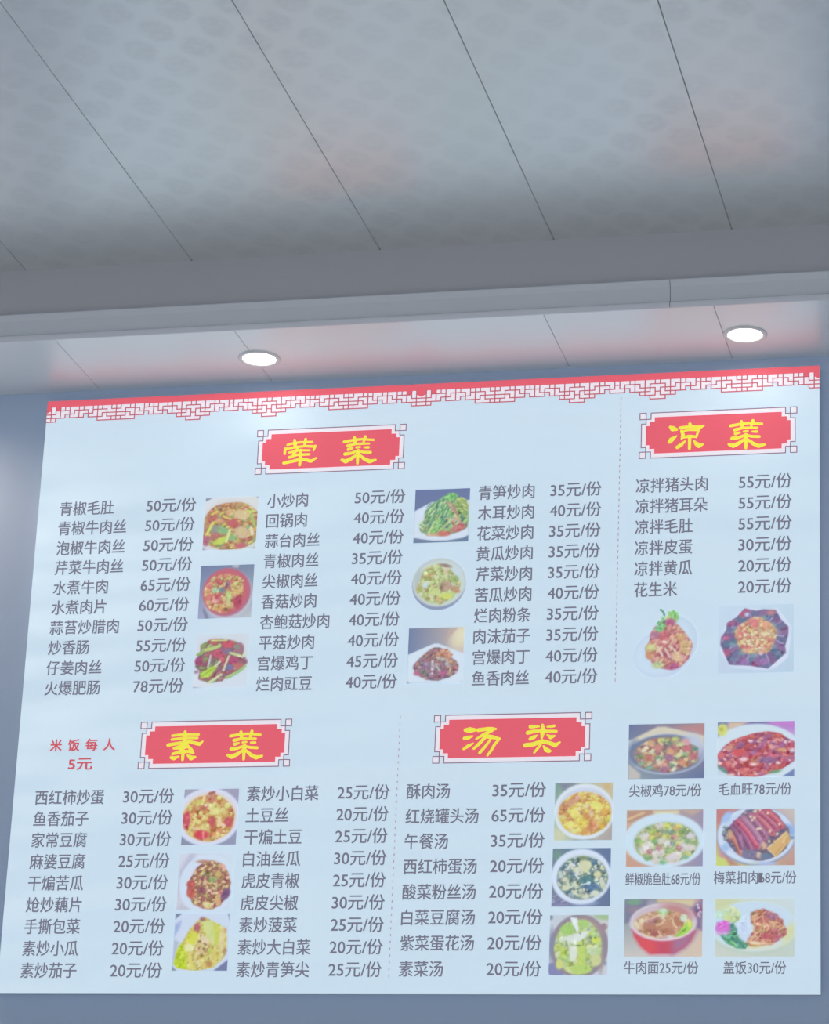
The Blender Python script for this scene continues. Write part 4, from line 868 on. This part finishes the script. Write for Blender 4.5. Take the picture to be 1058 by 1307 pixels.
p.ell(.28, .56, .09, .07, (215, 95, 100)); p.ell(.34, .68, .055, .035, (240, 210, 215)); p.ell(.47, .77, .045, .03, (240, 205, 200)); p.ell(.47, .70, .06, .04, (200, 130, 110)); p.ell(.65, .70, .12, .06, (150, 110, 150)); p.ell(.55, .24, .08, .03, (170, 90, 115)); p.ell(.17, .46, .06, .04, (210, 150, 125)); p.ell(.84, .52, .07, .04, (215, 155, 120)); p.ell(.70, .45, .05, .03, (225, 165, 145), rot=25); p.ell(.42, .35, .03, .02, (240, 200, 205), rot=25); p.ell(.97, .53, .03, .03, (215, 220, 228)); p.ell(.75, .91, .08, .03, (120, 160, 125), FOOD, rot=-10); p.ell(.07, .86, .09, .035, (110, 150, 140), FOOD, rot=35); p.ell(.02, .74, .03, .03, (225, 220, 215)); p.ell(.19, .955, .05, .02, (235, 200, 195)); p.ell(.50, .95, .03, .02, (235, 180, 175)); p.ell(.28, .93, .01, .05, (235, 215, 205)); p.ell(.05, .60, .05, .06, (215, 115, 120)); p.ell(.8, .34, .05, .02, (225, 160, 165), rot=20)
p.build('', 1582.5, 582.0, 'printed photo of red stew on a white oval plate')
# 17 fish maw with fresh chilli in a wide white plate
p = Photo(SW, 122.5, seed=53); p.crumbs = 150; p.grad((205, 175, 150), (165, 150, 170), (215, 175, 145), (150, 148, 180))
p.poly([(0, .02), (.34, 0), (.34, .07), (.05, .22), (0, .22)], (190, 150, 130), soft=.02); p.strip(.0, .17, .22, .05, .04, (220, 185, 145)); p.poly([(.36, .02), (.68, .01), (.68, .08), (.36, .10)], (220, 212, 170), soft=.03); p.poly([(.68, 0), (1, 0), (.86, .1)], (195, 170, 155), soft=.03); p.poly([(0, .78), (.22, 1), (0, 1)], (205, 160, 140), soft=.03)
p.ell(.50, .54, .53, .475, (205, 226, 240), PLATE); p.ell(.52, .57, .43, .37, (196, 216, 224), PLATE)
m = p.ell(.52, .58, .415, .355, (180, 190, 145), FOOD)
p.heap(m, 120, [(165, 190, 135), (190, 205, 140), (150, 175, 130), (205, 200, 160), (140, 160, 130), (205, 205, 120)], (.025, .045), (1, 2))
for x, y, r in ((.24, .47, .06), (.29, .62, .065), (.42, .76, .08), (.62, .86, .09), (.76, .66, .075), (.84, .48, .06), (.55, .60, .06), (.45, .55, .05), (.40, .90, .06), (.24, .70, .07), (.44, .28, .05), (.86, .68, .05), (.67, .78, .05)): p.ell(x, y, r, r * 1.05, p.rng.choice([(218, 210, 215), (222, 216, 212), (215, 208, 200)]), wob=.12, k=5); p.ell(x + .01, y + .04, r * .6, r * .4, (205, 200, 185), soft=.3)
for x, y in ((.62, .48), (.69, .68), (.43, .68), (.31, .74)): p.ell(x, y, .035, .04, (185, 120, 130)); p.ell(x, y - .01, .015, .015, (215, 170, 175))
for x, y, c in ((.58, .40, (125, 150, 140)), (.54, .38, (140, 165, 145)), (.17, .56, (145, 185, 110)), (.35, .38, (180, 210, 100)), (.34, .50, (220, 210, 110)), (.28, .86, (130, 175, 120)), (.48, .93, (130, 190, 150)), (.78, .84, (140, 185, 150)), (.80, .55, (145, 180, 135)), (.57, .72, (170, 195, 135)), (.40, .44, (195, 175, 120)), (.37, .55, (135, 180, 115)), (.53, .28, (215, 220, 110)), (.65, .33, (210, 170, 110)), (.72, .40, (140, 165, 110)), (.60, .60, (150, 165, 150)), (.9, .60, (150, 180, 130))): p.ell(x, y, .04, .04, c, wob=.15)
p.build('', 1390.0, 393.0, 'printed photo of white fish maw with green chilli on a white plate')
# 18 steamed pork slices in a blue and white bowl
p = Photo(164.5, 121.5, seed=54); p.crumbs = 60; p.grad((195, 130, 135), (200, 195, 190), (205, 215, 130), (195, 150, 140))
p.poly([(0, .45), (.1, .6), (.2, .95), (.05, .85)], (200, 150, 160), soft=.03); p.poly([(0, .84), (.12, .88), (.18, 1), (0, 1)], (205, 215, 120), soft=.03); p.poly([(.12, .82), (.3, 1), (.18, 1)], (190, 135, 125), soft=.03); p.poly([(.02, 0), (.2, 0), (.05, .25), (0, .25)], (200, 130, 130), soft=.03)
p.ell(.51, .48, .505, .52, (140, 150, 185), PLATE); p.ell(.51, .47, .495, .50, (208, 222, 240), PLATE); p.ell(.51, .46, .44, .44, (196, 212, 236), PLATE)
p.ell(.13, .15, .05, .12, (165, 195, 235), rot=35); p.ell(.95, .38, .05, .12, (150, 180, 225), rot=-30); p.ell(.12, .68, .05, .07, (165, 195, 230)); p.ell(.62, .97, .15, .03, (175, 190, 230)); p.ell(.48, .96, .08, .02, (190, 210, 200))
m = p.poly([(.08, .45), (.12, .34), (.18, .30), (.26, .18), (.38, .02), (.68, 0), (.80, .12), (.84, .22), (.93, .35), (.95, .55), (.90, .70), (.78, .84), (.60, .92), (.52, .92), (.35, .86), (.24, .76), (.14, .58)], (125, 110, 130), FOOD, .012)
p.heap(m, 40, [(115, 115, 145), (140, 105, 130), (120, 125, 140)], (.03, .06))
for k, (x0, y0, x1, y1, w, c) in enumerate(((.21, .46, .33, .80, .08, (205, 135, 120)), (.22, .30, .34, .70, .085, (150, 105, 140)), (.25, .24, .46, .74, .085, (160, 100, 135)), (.29, .20, .53, .68, .07, (205, 105, 130)), (.34, .15, .58, .60, .09, (175, 125, 155)), (.44, .10, .64, .52, .09, (170, 115, 145)), (.52, .10, .72, .44, .09, (195, 115, 130)), (.58, .06, .78, .36, .10, (185, 105, 130)), (.66, .04, .84, .32, .09, (195, 105, 120)))):
    p.strip(x0, y0, x1, y1, w, c, bend=-.06); p.strip(x0 + .02, y0 + .02, x1 + .005, y1 - .03, .018, tuple(min(255, v + 28) for v in c), bend=-.06); p.strip(x0 - .035, y0 + .04, x1 - .03, y1, .014, tuple(v - 35 for v in c), bend=-.06)
for x, y in ((.37, .07), (.50, .05), (.56, .02), (.66, .08), (.46, .20), (.49, .16), (.53, .36), (.56, .35), (.69, .40), (.81, .28), (.78, .45), (.68, .58), (.44, .14)): p.ell(x, y, .018, .025, (222, 195, 175), rot=20); p.ell(x, y, .008, .012, (240, 220, 200))
p.poly([(.655, .70), (.90, .40), (.96, .56), (.77, .86)], (218, 178, 120), soft=.012); p.strip(.66, .70, .90, .42, .022, (232, 200, 150)); p.strip(.76, .80, .92, .54, .02, (200, 160, 105)); p.strip(.66, .71, .77, .86, .02, (230, 195, 150)); p.ell(.61, .66, .05, .06, (205, 160, 145), rot=-40); p.ell(.55, .82, .05, .05, (222, 190, 170), rot=30); p.ell(.42, .80, .10, .08, (130, 125, 155)); p.ell(.64, .84, .08, .06, (115, 128, 155)); p.heap(p.dist(.12, .42, .06, .14)[0] < 1, 9, [(120, 140, 150), (150, 165, 165)], (.02, .035)); p.ell(.97, .52, .03, .03, (130, 150, 165), PLATE); p.ell(.18, .45, .03, .08, (210, 165, 130))
p.build('', 1581.5, 392.5, 'printed photo of braised pork slices in a blue and white bowl')
# 19 beef noodles in a red bowl
p = Photo(165.5, 122, seed=55); p.crumbs = 80; p.grad((125, 145, 155), (190, 160, 165), (205, 200, 195), (212, 196, 186))
p.poly([(0, .0), (.32, 0), (.25, .2), (.1, .4), (0, .42)], (130, 130, 155), soft=.03); p.ell(.12, .05, .10, .05, (125, 165, 140)); p.ell(.12, .18, .08, .06, (150, 135, 150), soft=.3); p.poly([(.42, 0), (.9, 0), (.88, .13), (.7, .08), (.42, .06)], (215, 198, 160), soft=.03); p.poly([(.86, .15), (1, .0), (1, .55), (.9, .5)], (140, 120, 155), soft=.03); p.heap(p.dist(.94, .22, .06, .14)[0] < 1, 14, [(205, 190, 210), (160, 100, 130), (130, 110, 150)], (.015, .03)); p.poly([(.3, .03), (.4, .03), (.4, .1), (.3, .1)], (165, 160, 175), soft=.03); p.poly([(.75, .92), (.95, .6), (1, .6), (1, 1), (.7, 1)], (215, 195, 175), soft=.06)
p.ell(.50, .93, .22, .07, (205, 175, 185), PLATE); p.poly([(.09, .52), (.14, .66), (.22, .82), (.34, .95), (.64, .95), (.78, .84), (.86, .72), (.92, .55), (.5, .4)], (205, 85, 105), PLATE, .015); p.poly([(.62, .7), (.92, .55), (.86, .72), (.78, .84), (.62, .95)], (172, 118, 150), soft=.06); p.poly([(.14, .64), (.40, .74), (.42, .92), (.34, .94), (.22, .82)], (228, 88, 95), soft=.05)
p.ell(.50, .40, .425, .325, (228, 216, 226), PLATE); p.ell(.50, .39, .40, .295, (205, 188, 196), PLATE); p.ell(.68, .20, .20, .10, (196, 140, 140), rot=18, soft=.2)
m = p.ell(.50, .44, .355, .24, (200, 155, 125), FOOD)
p.heap(m, 60, [(205, 160, 130), (190, 140, 115), (215, 185, 150), (200, 150, 120), (225, 205, 175)], (.03, .06), (1, 2.6), (-40, 40))
p.ell(.35, .50, .13, .09, (188, 130, 108), rot=10); p.ell(.36, .38, .10, .05, (180, 130, 125), rot=-15); p.ell(.55, .45, .13, .10, (198, 145, 115)); p.ell(.68, .38, .06, .10, (188, 130, 105), rot=-20); p.ell(.56, .57, .11, .06, (190, 130, 108)); p.ell(.39, .60, .05, .05, (175, 100, 100))
for q in ((.20, .36, .44, .28), (.42, .46, .52, .36), (.44, .56, .5, .66), (.62, .36, .68, .5), (.24, .6, .38, .66)): p.strip(*q, .022, (228, 200, 165), bend=.2)
for x, y in ((.15, .42), (.18, .48), (.22, .38)): p.ell(x, y, .03, .04, (225, 210, 175))
p.ell(.50, .22, .07, .05, (165, 205, 130), FOOD); p.ell(.50, .20, .04, .03, (205, 230, 210)); p.strip(.50, .22, .50, .32, .035, (200, 220, 190)); p.poly([(.66, .62), (.74, .5), (.80, .40), (.86, .38), (.87, .5), (.78, .62), (.68, .66)], (175, 220, 95), FOOD, .015); p.ell(.76, .33, .045, .06, (205, 228, 200), FOOD); p.strip(.68, .64, .80, .5, .025, (140, 200, 85)); p.ell(.84, .44, .03, .05, (215, 225, 110)); p.ell(.58, .66, .05, .03, (222, 215, 215)); p.ell(.50, .67, .06, .02, (205, 170, 165))
p.build('', 1389.0, 200.7, 'printed photo of beef noodles in a red bowl')
# 20 rice plate with shredded meat and a pink flower
p = Photo(165.5, 122.5, seed=56); p.crumbs = 110; p.grad((208, 216, 190), (205, 220, 225), (205, 212, 200), (196, 208, 196))
p.poly([(0, 0), (.3, .02), (.2, .1), (0, .2)], (205, 212, 165), soft=.04); p.ell(.49, .52, .56, .42, (185, 200, 190), BG, soft=.2); p.ell(.49, .48, .55, .43, (206, 226, 228), PLATE); p.ell(.49, .46, .52, .40, (200, 220, 236), PLATE); p.ell(.93, .60, .07, .20, (214, 218, 170), rot=30, soft=.3); p.ell(.5, .80, .25, .08, (220, 220, 190), soft=.4)
p.ell(.37, .52, .09, .23, (208, 226, 242), FOOD, rot=8); p.ell(.36, .54, .06, .16, (198, 214, 236), soft=.3)
m = p.ell(.19, .27, .13, .13, (208, 222, 165), FOOD, rot=20); p.heap(m, 20, [(215, 228, 165), (195, 215, 150), (205, 220, 185)], (.03, .05)); p.ell(.05, .28, .06, .07, (195, 225, 205), FOOD); p.strip(.24, .42, .32, .28, .02, (165, 200, 150), FOOD)
m = p.poly([(.06, .62), (.12, .56), (.22, .42), (.28, .52), (.28, .64), (.34, .72), (.42, .78), (.38, .86), (.28, .86), (.14, .76)], (100, 160, 140), FOOD, .015); p.heap(m, 30, [(95, 165, 140), (120, 190, 150), (85, 145, 130), (110, 180, 125)], (.02, .04)); p.strip(.22, .74, .28, .82, .025, (150, 215, 150))
p.ell(.10, .50, .10, .12, (205, 125, 205), FOOD, rot=-15, wob=.06); p.ell(.10, .46, .07, .05, (225, 100, 210), rot=-25); p.strip(.04, .50, .18, .42, .02, (235, 150, 225)); p.strip(.06, .56, .18, .48, .02, (225, 130, 215)); p.ell(.10, .60, .08, .03, (215, 170, 220))
m = np.maximum.reduce([p.ell(x, y, rx_, ry_, (185, 118, 108), FOOD, rot=q, wob=.05, k=9) for x, y, rx_, ry_, q in
                       ((.60, .36, .15, .17, 10), (.70, .46, .17, .20, 30), (.64, .64, .18, .16, 0), (.52, .70, .12, .09, -25), (.80, .56, .10, .12, 0))])
p.heap(m, 90, [(196, 118, 112), (188, 110, 105), (212, 148, 122), (178, 105, 118), (202, 138, 108), (192, 148, 122)], (.022, .042), (1.5, 4), (-80, -10))
p.heap(m, 30, [(226, 178, 140), (232, 192, 158), (215, 160, 120)], (.022, .034), (4, 8), (-75, 10))
p.ell(.71, .31, .08, .06, (172, 115, 140)); p.ell(.62, .36, .06, .05, (190, 110, 110)); p.ell(.66, .66, .08, .05, (198, 102, 112)); p.strip(.74, .74, .83, .62, .03, (205, 115, 150)); p.strip(.50, .28, .49, .58, .022, (222, 180, 135), FOOD)
p.strip(.43, .72, .58, .54, .018, (226, 180, 140)); p.strip(.68, .38, .84, .52, .016, (230, 185, 145), bend=.1); p.strip(.60, .30, .62, .46, .014, (226, 178, 140)); p.ell(.48, .26, .03, .03, (150, 120, 85), FOOD)
p.ell(.51, .765, .085, .03, (240, 216, 178), FOOD, rot=8); p.ell(.50, .815, .08, .018, (195, 165, 100), FOOD)
p.build('', 1581.0, 201.0, 'printed photo of a rice plate with a pink flower garnish')
